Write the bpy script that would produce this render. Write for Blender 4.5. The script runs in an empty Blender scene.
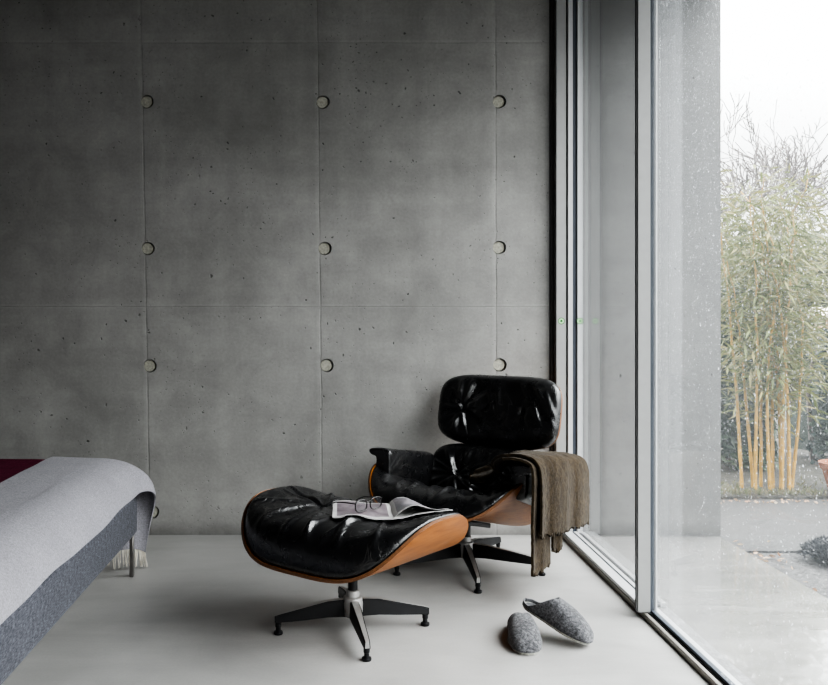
import bpy, bmesh, math, random
import numpy as np
from mathutils import Vector, Matrix, Euler, noise as mnoise

S = bpy.context.scene
COL = S.collection
PI = math.pi
R = math.radians
random.seed(7)
RNG = np.random.default_rng(7)

# ------------------------------------------------------------------ helpers
def link(o, parent=None):
    COL.objects.link(o)
    if parent is not None:
        o.parent = parent
    return o

def tag(o, label=None, cat=None, group=None, kind=None):
    if label: o['label'] = label
    if cat: o['category'] = cat
    if group: o['group'] = group
    if kind: o['kind'] = kind
    return o

def empty(name, loc=(0, 0, 0), rz=0.0):
    o = bpy.data.objects.new(name, None)
    o.empty_display_size = 0.1
    o.location = loc
    o.rotation_euler = (0, 0, rz)
    return link(o)

def smooth_mesh(me, angle=None):
    for p in me.polygons:
        p.use_smooth = True
    if angle is not None:
        me.set_sharp_from_angle(angle=angle)

def from_bm(name, bm, mat, parent=None, smooth=True, angle=R(40)):
    bm.normal_update()
    me = bpy.data.meshes.new(name)
    bm.to_mesh(me); bm.free()
    for m in (mat if isinstance(mat, (list, tuple)) else [mat]):
        me.materials.append(m)
    if smooth: smooth_mesh(me, angle)
    return link(bpy.data.objects.new(name, me), parent)

def from_arrays(name, V, F, mat, parent=None, smooth=True, angle=None):
    me = bpy.data.meshes.new(name)
    me.from_pydata([tuple(v) for v in V], [], [tuple(f) for f in F])
    me.update()
    for m in (mat if isinstance(mat, (list, tuple)) else [mat]):
        me.materials.append(m)
    if smooth: smooth_mesh(me, angle)
    return link(bpy.data.objects.new(name, me), parent)

def grid_faces(nu, nv, off=0, wrap_u=False, wrap_v=False, flip=False):
    F = []
    for i in range(nu if wrap_u else nu - 1):
        for j in range(nv if wrap_v else nv - 1):
            a = off + i * nv + j
            b = off + ((i + 1) % nu) * nv + j
            c = off + ((i + 1) % nu) * nv + (j + 1) % nv
            d = off + i * nv + (j + 1) % nv
            F.append((a, d, c, b) if flip else (a, b, c, d))
    return F

def add_box(bm, x0, x1, y0, y1, z0, z1, bevel=0.0, seg=2, mi=0):
    r = bmesh.ops.create_cube(bm, size=1.0)
    vs = r['verts']
    for v in vs:
        v.co = Vector((x0 + (v.co.x + .5) * (x1 - x0), y0 + (v.co.y + .5) * (y1 - y0), z0 + (v.co.z + .5) * (z1 - z0)))
    fs = list({f for v in vs for f in v.link_faces})
    for f in fs: f.material_index = mi
    if bevel > 0:
        es = list({e for v in vs for e in v.link_edges})
        bmesh.ops.bevel(bm, geom=es, offset=bevel, segments=seg, affect='EDGES', profile=.5)
    return vs

def add_tube(bm, pts, rad, n=10, cap=True, mi=0):
    pts = [Vector(p) for p in pts]
    rads = rad if isinstance(rad, (list, tuple)) else [rad] * len(pts)
    rings = []
    t0 = (pts[1] - pts[0]).normalized()
    ref = Vector((0, 0, 1)) if abs(t0.z) < .9 else Vector((1, 0, 0))
    nrm = t0.cross(ref).normalized()
    for i, p in enumerate(pts):
        t = (pts[min(i + 1, len(pts) - 1)] - pts[max(i - 1, 0)]).normalized()
        nrm = (nrm - t * nrm.dot(t)).normalized()
        bi = t.cross(nrm)
        rings.append([bm.verts.new(p + (nrm * math.cos(2 * PI * k / n) + bi * math.sin(2 * PI * k / n)) * rads[i]) for k in range(n)])
    for i in range(len(rings) - 1):
        for k in range(n):
            f = bm.faces.new((rings[i][k], rings[i][(k + 1) % n], rings[i + 1][(k + 1) % n], rings[i + 1][k]))
            f.material_index = mi
    if cap:
        bm.faces.new(list(reversed(rings[0]))).material_index = mi
        bm.faces.new(rings[-1]).material_index = mi

def add_lathe(bm, prof, n=24, c=(0, 0, 0), mi=0):
    rings = []
    for (r, z) in prof:
        rings.append([bm.verts.new((c[0] + r * math.cos(2 * PI * k / n), c[1] + r * math.sin(2 * PI * k / n), c[2] + z)) for k in range(n)])
    for i in range(len(rings) - 1):
        for k in range(n):
            f = bm.faces.new((rings[i][k], rings[i][(k + 1) % n], rings[i + 1][(k + 1) % n], rings[i + 1][k]))
            f.material_index = mi
    bm.faces.new(list(reversed(rings[0]))).material_index = mi
    bm.faces.new(rings[-1]).material_index = mi

# ------------------------------------------------------------------ node helper
class NT:
    def __init__(s, name):
        s.m = bpy.data.materials.new(name); s.m.use_nodes = True
        s.t = s.m.node_tree; s.t.nodes.clear()
        s.out = s.t.nodes.new('ShaderNodeOutputMaterial')
    def n(s, typ, **kw):
        nd = s.t.nodes.new(typ)
        for k, v in kw.items(): setattr(nd, k, v)
        return nd
    def put(s, sock, v):
        if isinstance(v, bpy.types.NodeSocket): s.t.links.new(v, sock)
        elif isinstance(v, (tuple, list)) and len(v) == 3 and sock.type == 'RGBA': sock.default_value = (*v, 1)
        else: sock.default_value = v
    def math(s, op, a, b=0.0, c=None, clamp=False):
        nd = s.n('ShaderNodeMath', operation=op, use_clamp=clamp)
        s.put(nd.inputs[0], a); s.put(nd.inputs[1], b)
        if c is not None: s.put(nd.inputs[2], c)
        return nd.outputs[0]
    def coord(s, which='Object'):
        return s.n('ShaderNodeTexCoord').outputs[which]
    def mapping(s, v, scale=(1, 1, 1), loc=(0, 0, 0), rot=(0, 0, 0)):
        nd = s.n('ShaderNodeMapping'); s.put(nd.inputs['Vector'], v)
        nd.inputs['Scale'].default_value = scale; nd.inputs['Location'].default_value = loc; nd.inputs['Rotation'].default_value = rot
        return nd.outputs[0]
    def noise(s, v, scale, detail=4, rough=.55, dist=0.0):
        nd = s.n('ShaderNodeTexNoise'); s.put(nd.inputs['Vector'], v)
        nd.inputs['Scale'].default_value = scale; nd.inputs['Detail'].default_value = detail
        nd.inputs['Roughness'].default_value = rough; nd.inputs['Distortion'].default_value = dist
        return nd.outputs['Fac']
    def voro(s, v, scale, feature='F1', rand=1.0):
        nd = s.n('ShaderNodeTexVoronoi', feature=feature); s.put(nd.inputs['Vector'], v)
        nd.inputs['Scale'].default_value = scale; nd.inputs['Randomness'].default_value = rand
        return nd
    def remap(s, v, a, b, c=0.0, d=1.0, smooth=False):
        nd = s.n('ShaderNodeMapRange'); nd.clamp = True
        if smooth: nd.interpolation_type = 'SMOOTHSTEP'
        s.put(nd.inputs[0], v)
        for i, q in enumerate((a, b, c, d)): s.put(nd.inputs[i + 1], q)
        return nd.outputs[0]
    def mix(s, f, a, b, blend='MIX'):
        nd = s.n('ShaderNodeMix', data_type='RGBA', blend_type=blend)
        s.put(nd.inputs['Factor'], f); s.put(nd.inputs['A'], a); s.put(nd.inputs['B'], b)
        return nd.outputs['Result']
    def scale(s, colr, v):
        nd = s.n('ShaderNodeMix', data_type='RGBA', blend_type='MULTIPLY')
        nd.inputs['Factor'].default_value = 1.0
        s.put(nd.inputs['A'], colr); s.put(nd.inputs['B'], v)
        return nd.outputs['Result']
    def sep(s, v):
        nd = s.n('ShaderNodeSeparateXYZ'); s.put(nd.inputs[0], v); return nd.outputs
    def bump(s, h, strength=.3, dist=.01):
        nd = s.n('ShaderNodeBump'); s.put(nd.inputs['Height'], h)
        nd.inputs['Strength'].default_value = strength; nd.inputs['Distance'].default_value = dist
        return nd.outputs[0]
    def bsdf(s, col, rough=.5, normal=None, metal=0.0, spec=.5, sheen=0.0, coat=0.0):
        nd = s.n('ShaderNodeBsdfPrincipled')
        s.put(nd.inputs['Base Color'], col); s.put(nd.inputs['Roughness'], rough); s.put(nd.inputs['Metallic'], metal)
        s.put(nd.inputs['Specular IOR Level'], spec)
        nd.inputs['Sheen Weight'].default_value = sheen
        nd.inputs['Coat Weight'].default_value = coat
        if normal is not None: s.put(nd.inputs['Normal'], normal)
        return nd.outputs[0]
    def done(s, sh):
        s.t.links.new(sh, s.out.inputs['Surface']); return s.m

def simple(name, col, rough=.5, metal=0.0, spec=.5, var=.12, vscale=30, bumps=0.0):
    t = NT(name); v = t.coord()
    n = t.noise(v, vscale, 3)
    c = t.scale(col, t.remap(n, .3, .7, 1 - var, 1 + var))
    nm = t.bump(n, bumps, .003) if bumps else None
    return t.done(t.bsdf(c, rough, nm, metal, spec))

# ------------------------------------------------------------------ layout numbers (metres)
CAM_H = 1.10
D = 4.157            # face of the concrete wall
FPX = 820.0
XW = 1.11            # inner edge of the glazing sill
ZC = 2.78            # ceiling

# ------------------------------------------------------------------ materials
VJ = [(-.963, .017), (-.089, .0095), (.7935, .002)]   # vertical formwork joints: x at floor, lean per metre
HJ = [2.494, 1.156]

def concrete_wall(name, base, joints, wetness=0.0):
    t = NT(name); v = t.coord(); x, y, z = t.sep(v)
    big = t.noise(v, .9, 5, .6)
    mid = t.noise(v, 4.5, 6, .65, .4)
    fine = t.noise(v, 70, 3, .6)
    streak = t.noise(t.mapping(v, (7, 7, .45)), 1.0, 4, .6)
    hstreak = t.noise(t.mapping(v, (.5, .5, 9)), 1.0, 3, .6)
    val = t.math('MULTIPLY', t.remap(big, .3, .7, .82, 1.14), t.remap(mid, .25, .75, .80, 1.18))
    val = t.math('MULTIPLY', val, t.remap(streak, .3, .7, .93, 1.06))
    val = t.math('MULTIPLY', val, t.remap(hstreak, .3, .7, .95, 1.05))
    val = t.math('MULTIPLY', val, t.remap(fine, .25, .75, .92, 1.07))
    # air voids
    wob = t.n('ShaderNodeVectorMath', operation='ADD')
    nz = t.n('ShaderNodeTexNoise'); t.put(nz.inputs['Vector'], v); nz.inputs['Scale'].default_value = 24; nz.inputs['Detail'].default_value = 3
    sc = t.n('ShaderNodeVectorMath', operation='SCALE'); t.put(sc.inputs[0], nz.outputs['Color']); sc.inputs['Scale'].default_value = .035
    t.put(wob.inputs[0], v); t.put(wob.inputs[1], sc.outputs[0])
    pits = None
    for scl, rad, lo, hi in ((9.0, .075, .50, .57), (20.0, .11, .47, .55), (46.0, .14, .49, .57)):
        vn = t.voro(wob.outputs[0], scl)
        m = t.remap(vn.outputs['Distance'], rad * .55, rad, 1, 0)
        pick = t.remap(t.noise(t.mapping(v, (1, 1, 1), (scl, 3, 1)), 3.2, 3, .6), lo, hi)
        m = t.math('MULTIPLY', m, pick)
        pits = m if pits is None else t.math('MAXIMUM', pits, m)
    h = t.math('MULTIPLY', pits, -1.0)
    h = t.math('ADD', h, t.math('MULTIPLY', mid, .25))
    h = t.math('ADD', h, t.math('MULTIPLY', fine, .12))
    val = t.math('MULTIPLY', val, t.remap(pits, 0, 1, 1, .38))
    if joints:
        jn = t.math('MULTIPLY', t.math('SUBTRACT', t.noise(t.mapping(v, (1, 1, 1)), 9, 4, .7), .5), .012)
        line = None; pale_edge = None  # joint line and the paler edge beside it
        for (x0, k) in VJ:
            lx = t.math('SUBTRACT', t.math('ADD', x, jn), t.math('SUBTRACT', x0, t.math('MULTIPLY', z, k)))
            d = t.math('ABSOLUTE', lx)
            m = t.remap(d, .0015, .006, 1, 0)
            line = m if line is None else t.math('MAXIMUM', line, m)
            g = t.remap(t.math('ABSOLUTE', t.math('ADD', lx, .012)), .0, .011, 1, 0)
            pale_edge = g if pale_edge is None else t.math('MAXIMUM', pale_edge, g)
        for z0 in HJ:
            lz = t.math('SUBTRACT', t.math('ADD', z, t.math('MULTIPLY', jn, .6)), z0)
            m = t.remap(t.math('ABSOLUTE', lz), .001, .005, .75, 0)
            line = t.math('MAXIMUM', line, m)
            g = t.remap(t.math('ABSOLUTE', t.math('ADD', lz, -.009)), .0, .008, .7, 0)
            pale_edge = t.math('MAXIMUM', pale_edge, g)
        brk = t.remap(t.noise(v, 6, 4, .7), .35, .6, .25, 1)
        line = t.math('MULTIPLY', line, brk)
        val = t.math('MULTIPLY', val, t.remap(line, 0, 1, 1, .85))
        val = t.math('MULTIPLY', val, t.remap(t.math('MULTIPLY', pale_edge, brk), 0, 1, 1, 1.14))
        h = t.math('ADD', h, t.math('MULTIPLY', line, -.4))
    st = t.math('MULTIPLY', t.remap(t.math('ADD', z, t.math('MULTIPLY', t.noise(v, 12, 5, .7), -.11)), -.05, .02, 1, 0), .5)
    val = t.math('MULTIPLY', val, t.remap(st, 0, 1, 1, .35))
    c = t.scale(base, val)
    rough = t.remap(mid, .3, .7, .42, .62)
    return t.done(t.bsdf(c, rough, t.bump(h, .55, .006), 0, .4))

def concrete_floor(name, base, rough=(.30, .5), sc=1.0):
    t = NT(name); v = t.coord()
    a = t.noise(v, 1.1 * sc, 6, .62, .6); b = t.noise(v, 5 * sc, 6, .65, .5); f = t.noise(v, 120, 2, .5)
    br = t.noise(t.mapping(v, (1.2, 5, 1)), 1.3, 5, .65, .8)
    val = t.math('MULTIPLY', t.remap(a, .3, .7, .86, 1.10), t.remap(b, .3, .7, .93, 1.06))
    val = t.math('MULTIPLY', val, t.remap(f, .3, .7, .97, 1.03))
    val = t.math('MULTIPLY', val, t.remap(br, .3, .7, .93, 1.06))
    c = t.scale(base, val)
    return t.done(t.bsdf(c, t.remap(b, .3, .7, rough[0], rough[1]), t.bump(t.math('ADD', b, t.math('MULTIPLY', f, .15)), .10, .004), 0, .45))

def wet_slab(name):
    t = NT(name); v = t.coord()
    a = t.noise(v, 1.6, 5, .6, .4); b = t.noise(t.mapping(v, (1.5, 7, 1)), 1.4, 5, .6, .5); f = t.noise(v, 60, 3)
    dr = t.voro(v, 55).outputs['Distance']
    c = t.scale((.20, .196, .188), t.math('MULTIPLY', t.remap(a, .3, .7, .8, 1.15), t.remap(b, .3, .7, .88, 1.1)))
    rg = t.remap(b, .35, .65, .06, .26)
    h = t.math('ADD', t.math('MULTIPLY', f, .15), t.math('MULTIPLY', b, .3))
    return t.done(t.bsdf(c, rg, t.bump(t.math('ADD', h, t.math('MULTIPLY', t.remap(dr, 0, .3, 1, 0), .2)), .12, .004), 0, .9, 0, .8))

def leather(name, base=(.008, .008, .0088)):
    t = NT(name); v = t.coord()
    g = t.voro(v, 420).outputs['Distance']
    n = t.noise(v, 16, 4, .6, 1.0)
    cr = t.noise(t.mapping(v, (1.0, .4, .8), (2, 1, 0), (0, 0, .45)), 17, 3, .55, .9)
    crease = t.remap(t.math('ABSOLUTE', t.math('SUBTRACT', cr, .5)), .0, .030, 1, 0)
    mask = t.remap(t.noise(v, 6, 3), .47, .62)
    cm = t.math('MULTIPLY', crease, mask)
    c = t.mix(t.math('MULTIPLY', cm, .07), base, (.34, .31, .28))
    h = t.math('ADD', t.math('MULTIPLY', g, .04), t.math('ADD', t.math('MULTIPLY', n, .9), t.math('MULTIPLY', cm, .30)))
    return t.done(t.bsdf(c, t.remap(n, .3, .7, .23, .36), t.bump(h, .42, .007), 0, .85))

def veneer(name, base=(.33, .125, .027), dark=(.16, .050, .012), axis=1):
    t = NT(name); v = t.coord()
    scl = [1.0, 1.0, 1.0]
    s3 = (16, 2.2, 16) if axis == 1 else ((2.2, 16, 16) if axis == 0 else (16, 16, 2.2))
    m = t.mapping(v, s3)
    a = t.noise(m, 1.6, 6, .62, 1.2); b = t.noise(t.mapping(v, tuple(q * 5 for q in s3)), 1.5, 4, .6)
    f = t.math('ADD', t.math('MULTIPLY', t.remap(a, .32, .7), .75), t.math('MULTIPLY', t.remap(b, .35, .7), .25))
    c = t.mix(f, base, dark)
    return t.done(t.bsdf(c, .42, t.bump(b, .08, .002), 0, .28))

def fabric(name, base, scl=420, contrast=.35, slub=.2, sheen=.25, dirs=(1, 1, 1), rough=.95, bump=.4):
    t = NT(name); v = t.coord()
    a = t.noise(t.mapping(v, dirs), scl * .45, 3, .7); b = t.noise(v, scl * .12, 3, .6); big = t.noise(v, 5, 4)
    val = t.math('MULTIPLY', t.remap(a, .3, .7, 1 - contrast, 1 + contrast), t.remap(b, .3, .7, 1 - slub, 1 + slub))
    val = t.math('MULTIPLY', val, t.remap(big, .3, .7, .93, 1.07))
    return t.done(t.bsdf(t.scale(base, val), rough, t.bump(t.math('ADD', a, t.math('MULTIPLY', b, .6)), bump, .003), 0, .15, sheen))

def glass(name, haze=.0, strip=False, drops=False):
    t = NT(name); v = t.coord(); x, y, z = t.sep(v)
    tr = t.n('ShaderNodeBsdfTransparent'); tr.inputs[0].default_value = (.945, .955, .95, 1)
    gl = t.n('ShaderNodeBsdfGlossy'); gl.inputs['Roughness'].default_value = .0; gl.inputs[0].default_value = (.98, .985, .99, 1)
    geo = t.n('ShaderNodeNewGeometry'); dt = t.n('ShaderNodeVectorMath', operation='DOT_PRODUCT')
    t.put(dt.inputs[0], geo.outputs['Incoming']); t.put(dt.inputs[1], geo.outputs['Normal'])
    fac = t.math('SUBTRACT', 1.0, t.math('ABSOLUTE', dt.outputs['Value']))
    fr = t.math('ADD', .035, t.math('MULTIPLY', t.math('POWER', fac, 5.0), .9))       # Schlick, the same from both sides
    mx = t.n('ShaderNodeMixShader'); t.put(mx.inputs[0], fr); t.put(mx.inputs[1], tr.outputs[0]); t.put(mx.inputs[2], gl.outputs[0])
    sh = mx.outputs[0]
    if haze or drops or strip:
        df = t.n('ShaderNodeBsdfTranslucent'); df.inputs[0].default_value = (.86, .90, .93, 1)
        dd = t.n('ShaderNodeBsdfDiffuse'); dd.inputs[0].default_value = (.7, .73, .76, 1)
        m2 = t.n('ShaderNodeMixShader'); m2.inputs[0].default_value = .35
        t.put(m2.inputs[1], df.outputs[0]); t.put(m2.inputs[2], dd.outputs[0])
        amt = haze
        if drops:
            w = t.mapping(v, (1, 1, 1))
            vd = t.voro(w, 135).outputs['Distance']
            d1 = t.remap(vd, .16, .36, 1, 0)
            pick = t.remap(t.noise(v, 95, 2, .6), .50, .62)
            zone = t.math('ADD', t.math('MULTIPLY', t.remap(t.noise(v, 2.3, 4, .6), .35, .7), .40), t.remap(z, 1.1, 2.2, .20, 1.0))
            small = t.remap(t.noise(v, 330, 2, .7), .52, .66)
            dm = t.math('MULTIPLY', t.math('MAXIMUM', t.math('MULTIPLY', d1, pick), t.math('MULTIPLY', small, .55)), zone)
            amt = t.math('ADD', t.math('MULTIPLY', dm, .32), haze)
        if strip:  # pale haze band stands in for a reflection in the pane
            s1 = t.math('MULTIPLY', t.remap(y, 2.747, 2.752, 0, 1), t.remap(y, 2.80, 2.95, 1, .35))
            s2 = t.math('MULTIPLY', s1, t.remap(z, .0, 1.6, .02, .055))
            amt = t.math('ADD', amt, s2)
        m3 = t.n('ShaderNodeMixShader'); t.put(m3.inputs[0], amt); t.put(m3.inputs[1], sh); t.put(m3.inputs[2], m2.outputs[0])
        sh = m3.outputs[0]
    return t.done(sh)

def leafy(name, cols, rough=.5):
    t = NT(name); v = t.coord()
    inf = t.n('ShaderNodeNewGeometry').outputs['Random Per Island']
    ramp = t.n('ShaderNodeValToRGB'); t.put(ramp.inputs[0], inf)
    el = ramp.color_ramp.elements
    el[0].color = (*cols[0], 1); el[1].color = (*cols[-1], 1)
    for i, c in enumerate(cols[1:-1]):
        e = el.new((i + 1) / (len(cols) - 1)); e.color = (*c, 1)
    b = t.bsdf(ramp.outputs[0], rough, None, 0, .4)
    tl = t.n('ShaderNodeBsdfTranslucent'); t.put(tl.inputs[0], ramp.outputs[0])
    mx = t.n('ShaderNodeMixShader'); mx.inputs[0].default_value = .3
    t.put(mx.inputs[1], b); t.put(mx.inputs[2], tl.outputs[0])
    return t.done(mx.outputs[0])

M = {}
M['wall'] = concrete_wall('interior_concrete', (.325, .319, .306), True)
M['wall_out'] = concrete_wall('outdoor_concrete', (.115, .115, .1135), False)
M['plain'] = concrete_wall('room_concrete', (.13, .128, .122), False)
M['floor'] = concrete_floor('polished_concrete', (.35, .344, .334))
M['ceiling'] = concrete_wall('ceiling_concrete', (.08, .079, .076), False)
M['slab'] = wet_slab('wet_concrete')
M['plug'] = simple('tie_plug_mortar', (.42, .41, .35), .85, var=.25, vscale=90, bumps=.5)
M['gap'] = simple('gap_shade_paint', (.085, .08, .074), .8)
M['alu'] = simple('light_grey_aluminium', (.33, .33, .325), .45, .25, .5, .03)
M['alu_white'] = simple('pale_aluminium', (.52, .525, .53), .4, .2, .5, .03)
M['slate'] = simple('slate_gasket', (.055, .066, .085), .5, 0, .5, .05)
M['rubber'] = simple('black_rubber', (.006, .006, .007), .6)
M['sill_beige'] = simple('weathered_sill_aluminium', (.30, .285, .26), .5, .5, .5, .1, 60)
M['tread'] = fabric('textured_grey_tread', (.20, .20, .20), 300, .5, .2, 0, (1, 1, 1), .8)
M['glass_left'] = glass('clear_glass', .010)
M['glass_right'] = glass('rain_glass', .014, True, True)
M['leather'] = leather('black_leather')
M['veneer'] = veneer('cherry_veneer')
M['ply'] = simple('plywood_edge', (.16, .07, .03), .5, var=.3, vscale=200)
M['black_metal'] = simple('black_enamel', (.008, .008, .009), .42, 0, .35)
M['silver'] = simple('cast_aluminium', (.40, .395, .385), .42, .5, .5, .08, 40)
M['throw'] = fabric('brown_wool', (.036, .0255, .0145), 240, .5, .30, .1, (1, 1, 1), 1, .9)
M['grey_wool'] = fabric('light_grey_wool', (.275, .268, .292), 420, .28, .05, .1)
M['burgundy'] = fabric('burgundy_wool', (.100, .012, .034), 300, .3, .2, 0.0)
M['bedframe'] = fabric('blue_grey_weave', (.072, .074, .088), 420, .7, .3, .1, (.3, .3, 1.4))
M['mattress'] = fabric('white_cotton', (.6, .6, .6), 300, .1, .1)
M['bed_leg'] = simple('brushed_steel_leg', (.22, .21, .2), .4, .8)
M['fringe'] = simple('undyed_wool_fringe', (.66, .62, .54), .9, var=.15)
M['felt'] = fabric('grey_felt', (.098, .098, .104), 300, .7, .35, .2, (1, 1, 1), 1, .8)
M['felt_dark'] = fabric('dark_felt', (.05, .05, .055), 300, .5, .3)
M['felt_sole'] = fabric('pale_sole', (.40, .40, .36), 300, .4, .2)

# ------------------------------------------------------------------ room shell
def struct(o, label, cat):
    return tag(o, label, cat, None, 'structure')

HOLE_R = .034
holes = []
for (x, y) in ((147, 101.5), (148, 248.5), (150, 366), (152.5, 512), (323, 102), (325, 248.5), (327, 365.5), (499.5, 101.5), (499.5, 247.5), (500, 365)):
    holes.append(((x - 340) * D / FPX, CAM_H - (y - 318) * D / FPX))
for zz in (2.19, 1.45, .86, .12):                       # the ones off to the left, out of the frame
    holes.append((-1.88, zz))
holes += [(-.065, .12), (.80, .12)]

def wall_with_holes(name, x0, x1, z0, z1, yf, th, hl, mat):
    bm = bmesh.new()
    outer = [bm.verts.new(p) for p in ((x0, yf, z0), (x1, yf, z0), (x1, yf, z1), (x0, yf, z1))]
    es = [bm.edges.new((outer[i], outer[(i + 1) % 4])) for i in range(4)]
    rings = []
    for (hx, hz) in hl:
        rg = [bm.verts.new((hx + HOLE_R * math.cos(2 * PI * k / 28), yf, hz + HOLE_R * math.sin(2 * PI * k / 28))) for k in range(28)]
        es += [bm.edges.new((rg[i], rg[(i + 1) % 28])) for i in range(28)]
        rings.append(rg)
    bmesh.ops.triangle_fill(bm, use_beauty=True, use_dissolve=False, edges=es, normal=(0, -1, 0))
    for rg in rings:
        inn = [bm.verts.new((v.co.x, yf + .024, v.co.z)) for v in rg]
        for i in range(28):
            bm.faces.new((rg[i], rg[(i + 1) % 28], inn[(i + 1) % 28], inn[i]))
        bm.faces.new(inn)
    back = [bm.verts.new((v.co.x, yf + th, v.co.z)) for v in outer]
    for i in range(4):
        bm.faces.new((outer[i], back[i], back[(i + 1) % 4], outer[(i + 1) % 4]))
    bm.faces.new(list(reversed(back)))
    bmesh.ops.recalc_face_normals(bm, faces=bm.faces[:])
    return from_bm(name, bm, mat, None, False)

w = wall_with_holes('wall_back', -3.2, 1.06, 0, ZC, D, .30, holes, M['wall'])
struct(w, 'grey exposed concrete wall with formwork joints and round tie holes', 'wall')
for (hx, hz) in holes:
    bm = bmesh.new()
    prof = [(.0295, .0), (.0295, .012), (.028, .0145), (.012, .016), (.001, .0165)]
    add_lathe(bm, prof, 24)
    # turn the axis to face the room
    bmesh.ops.rotate(bm, verts=bm.verts[:], cent=(0, 0, 0), matrix=Matrix.Rotation(R(90), 3, 'X'))
    bmesh.ops.translate(bm, verts=bm.verts[:], vec=(hx - .0040, D + .0238, hz))
    from_bm('tie_hole_plug', bm, M['plug'], w)

def box_obj(name, b, mat, label=None, cat=None, bevel=0.0, parent=None):
    bm = bmesh.new(); add_box(bm, *b, bevel=bevel)
    o = from_bm(name, bm, mat, parent, True, R(30))
    if label: struct(o, label, cat)
    return o

box_obj('floor', (-3.2, XW, -2.6, D, -.25, 0), M['floor'], 'pale polished concrete floor of the room', 'floor')
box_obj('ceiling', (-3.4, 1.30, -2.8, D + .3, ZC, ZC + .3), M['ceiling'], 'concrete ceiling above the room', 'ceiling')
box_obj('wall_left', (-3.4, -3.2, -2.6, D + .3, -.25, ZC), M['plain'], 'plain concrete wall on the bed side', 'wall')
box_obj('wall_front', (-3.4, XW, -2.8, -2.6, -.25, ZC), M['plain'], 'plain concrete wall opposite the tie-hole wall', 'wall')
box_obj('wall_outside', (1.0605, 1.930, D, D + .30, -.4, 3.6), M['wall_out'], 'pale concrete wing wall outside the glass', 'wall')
box_obj('roof_overhang', (1.3005, 1.930, -8, D + .30, 2.79, 3.05), M['plain'], 'concrete roof overhang above the terrace', 'roof')
# flat dark strip: shade of the gap between wall and frame, put into colour
box_obj('trim_1', (1.066, 1.0825, D - .012, D - .0006, 0, ZC), M['gap'], 'dark strip painted as shade in the gap between concrete wall and window frame', 'trim')

# ------------------------------------------------------------------ glazing
Y0 = -.8
box_obj('wall_right', (XW, XW + .25, -2.8, Y0 - .001, -.25, ZC), M['plain'], 'plain concrete wall continuing from the end of the glazing', 'wall')
# sill and track, running the length of the room
bm = bmesh.new()
add_box(bm, 1.112, 1.128, Y0, D - .0006, -.01, .020, .002, 1, 0)     # inner lip
add_box(bm, 1.128, 1.134, Y0, D - .0006, -.01, .012, 0, 1, 1)        # groove
add_box(bm, 1.134, 1.160, Y0, D - .0006, -.01, .018, .001, 1, 2)
add_box(bm, 1.160, 1.185, Y0, D - .0006, -.01, .020, .001, 1, 3)
add_box(bm, 1.185, 1.235, Y0, D - .0006, -.01, .012, .001, 1, 4)
o = from_bm('trim_2', bm, [M['sill_beige'], M['rubber'], M['slate'], M['alu_white'], M['tread']], None, True, R(30))
struct(o, 'aluminium threshold and sliding track along the glass wall', 'threshold')

win = empty('window_1', (1.15, 3.6, 0)); struct(win, 'fixed glass pane beside the concrete wall in aluminium frame', 'window')
def wbox(name, b, mats, parent, bevel=.0015):
    bm = bmesh.new()
    bs = b if isinstance(b, list) else [b]
    for q in bs: add_box(bm, *q[:6], bevel=bevel, seg=1, mi=(q[6] if len(q) > 6 else 0))
    o = from_bm(name, bm, mats, None, True, R(30))
    o.parent = parent; o.matrix_parent_inverse = Matrix.Translation(-Vector(parent.location))
    return o
PY = 3.00   # front of the sliding leaf's stile
ZT = ZC - .002
wbox('jamb', [(1.083, 1.132, D - .052, D - .001, .021, ZT, 0), (1.132, 1.140, D - .045, D - .001, .021, ZT, 1),
              (1.140, 1.165, D - .055, D - .001, .021, ZT, 2), (1.165, 1.186, D - .050, D - .001, .021, ZT, 3),
              (1.186, 1.214, D - .060, D - .001, .021, ZT, 4)], [M['alu'], M['rubber'], M['alu_white'], M['slate'], M['alu_white']], win)
wbox('sill_cover', [(1.1145, 1.158, PY + .08, D - .061, .021, .034, 0), (1.158, 1.166, PY + .08, D - .061, .021, .030, 1),
                    (1.166, 1.184, PY + .08, D - .061, .021, .034, 0), (1.184, 1.206, PY + .08, D - .061, .013, .026, 2), (1.206, 1.226, PY + .08, D - .061, .013, .030, 3)],
     [M['alu_white'], M['slate'], M['rubber'], M['alu']], win, .001)
wbox('head_rail', (1.10, 1.226, PY + .08, D - .061, ZC - .05, ZT), M['alu'], win)
wbox('pane', (1.192, 1.196, PY + .06, D - .058, .031, ZC - .05), M['glass_left'], win, 0)

door = empty('door_1', (1.15, 1.4, 0)); struct(door, 'sliding glass door with rain drops in pale aluminium frame', 'sliding door')
wbox('stile', [(1.0845, 1.0895, PY + .003, PY + .016, .022, ZC - .05, 1), (1.090, 1.136, PY, PY + .020, .022, ZC - .05, 0),
               (1.136, 1.156, PY + .012, PY + .078, .022, ZC - .05, 2), (1.156, 1.163, PY + .004, PY + .078, .022, ZC - .05, 3)],
     [M['alu'], M['rubber'], M['slate'], M['alu_white']], door)
wbox('bottom_rail', [(1.138, 1.156, Y0 + .06, PY, .0205, .030, 0)], M['slate'], door, .001)
wbox('top_rail', (1.10, 1.165, Y0 + .06, PY, ZC - .06, ZT), M['alu'], door)
wbox('end_stile', (1.10, 1.165, Y0, Y0 + .06, .022, ZT), M['alu'], door)
wbox('pane', (1.145, 1.149, Y0 + .06, PY + .012, .0305, ZC - .06), M['glass_right'], door, 0)

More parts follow.
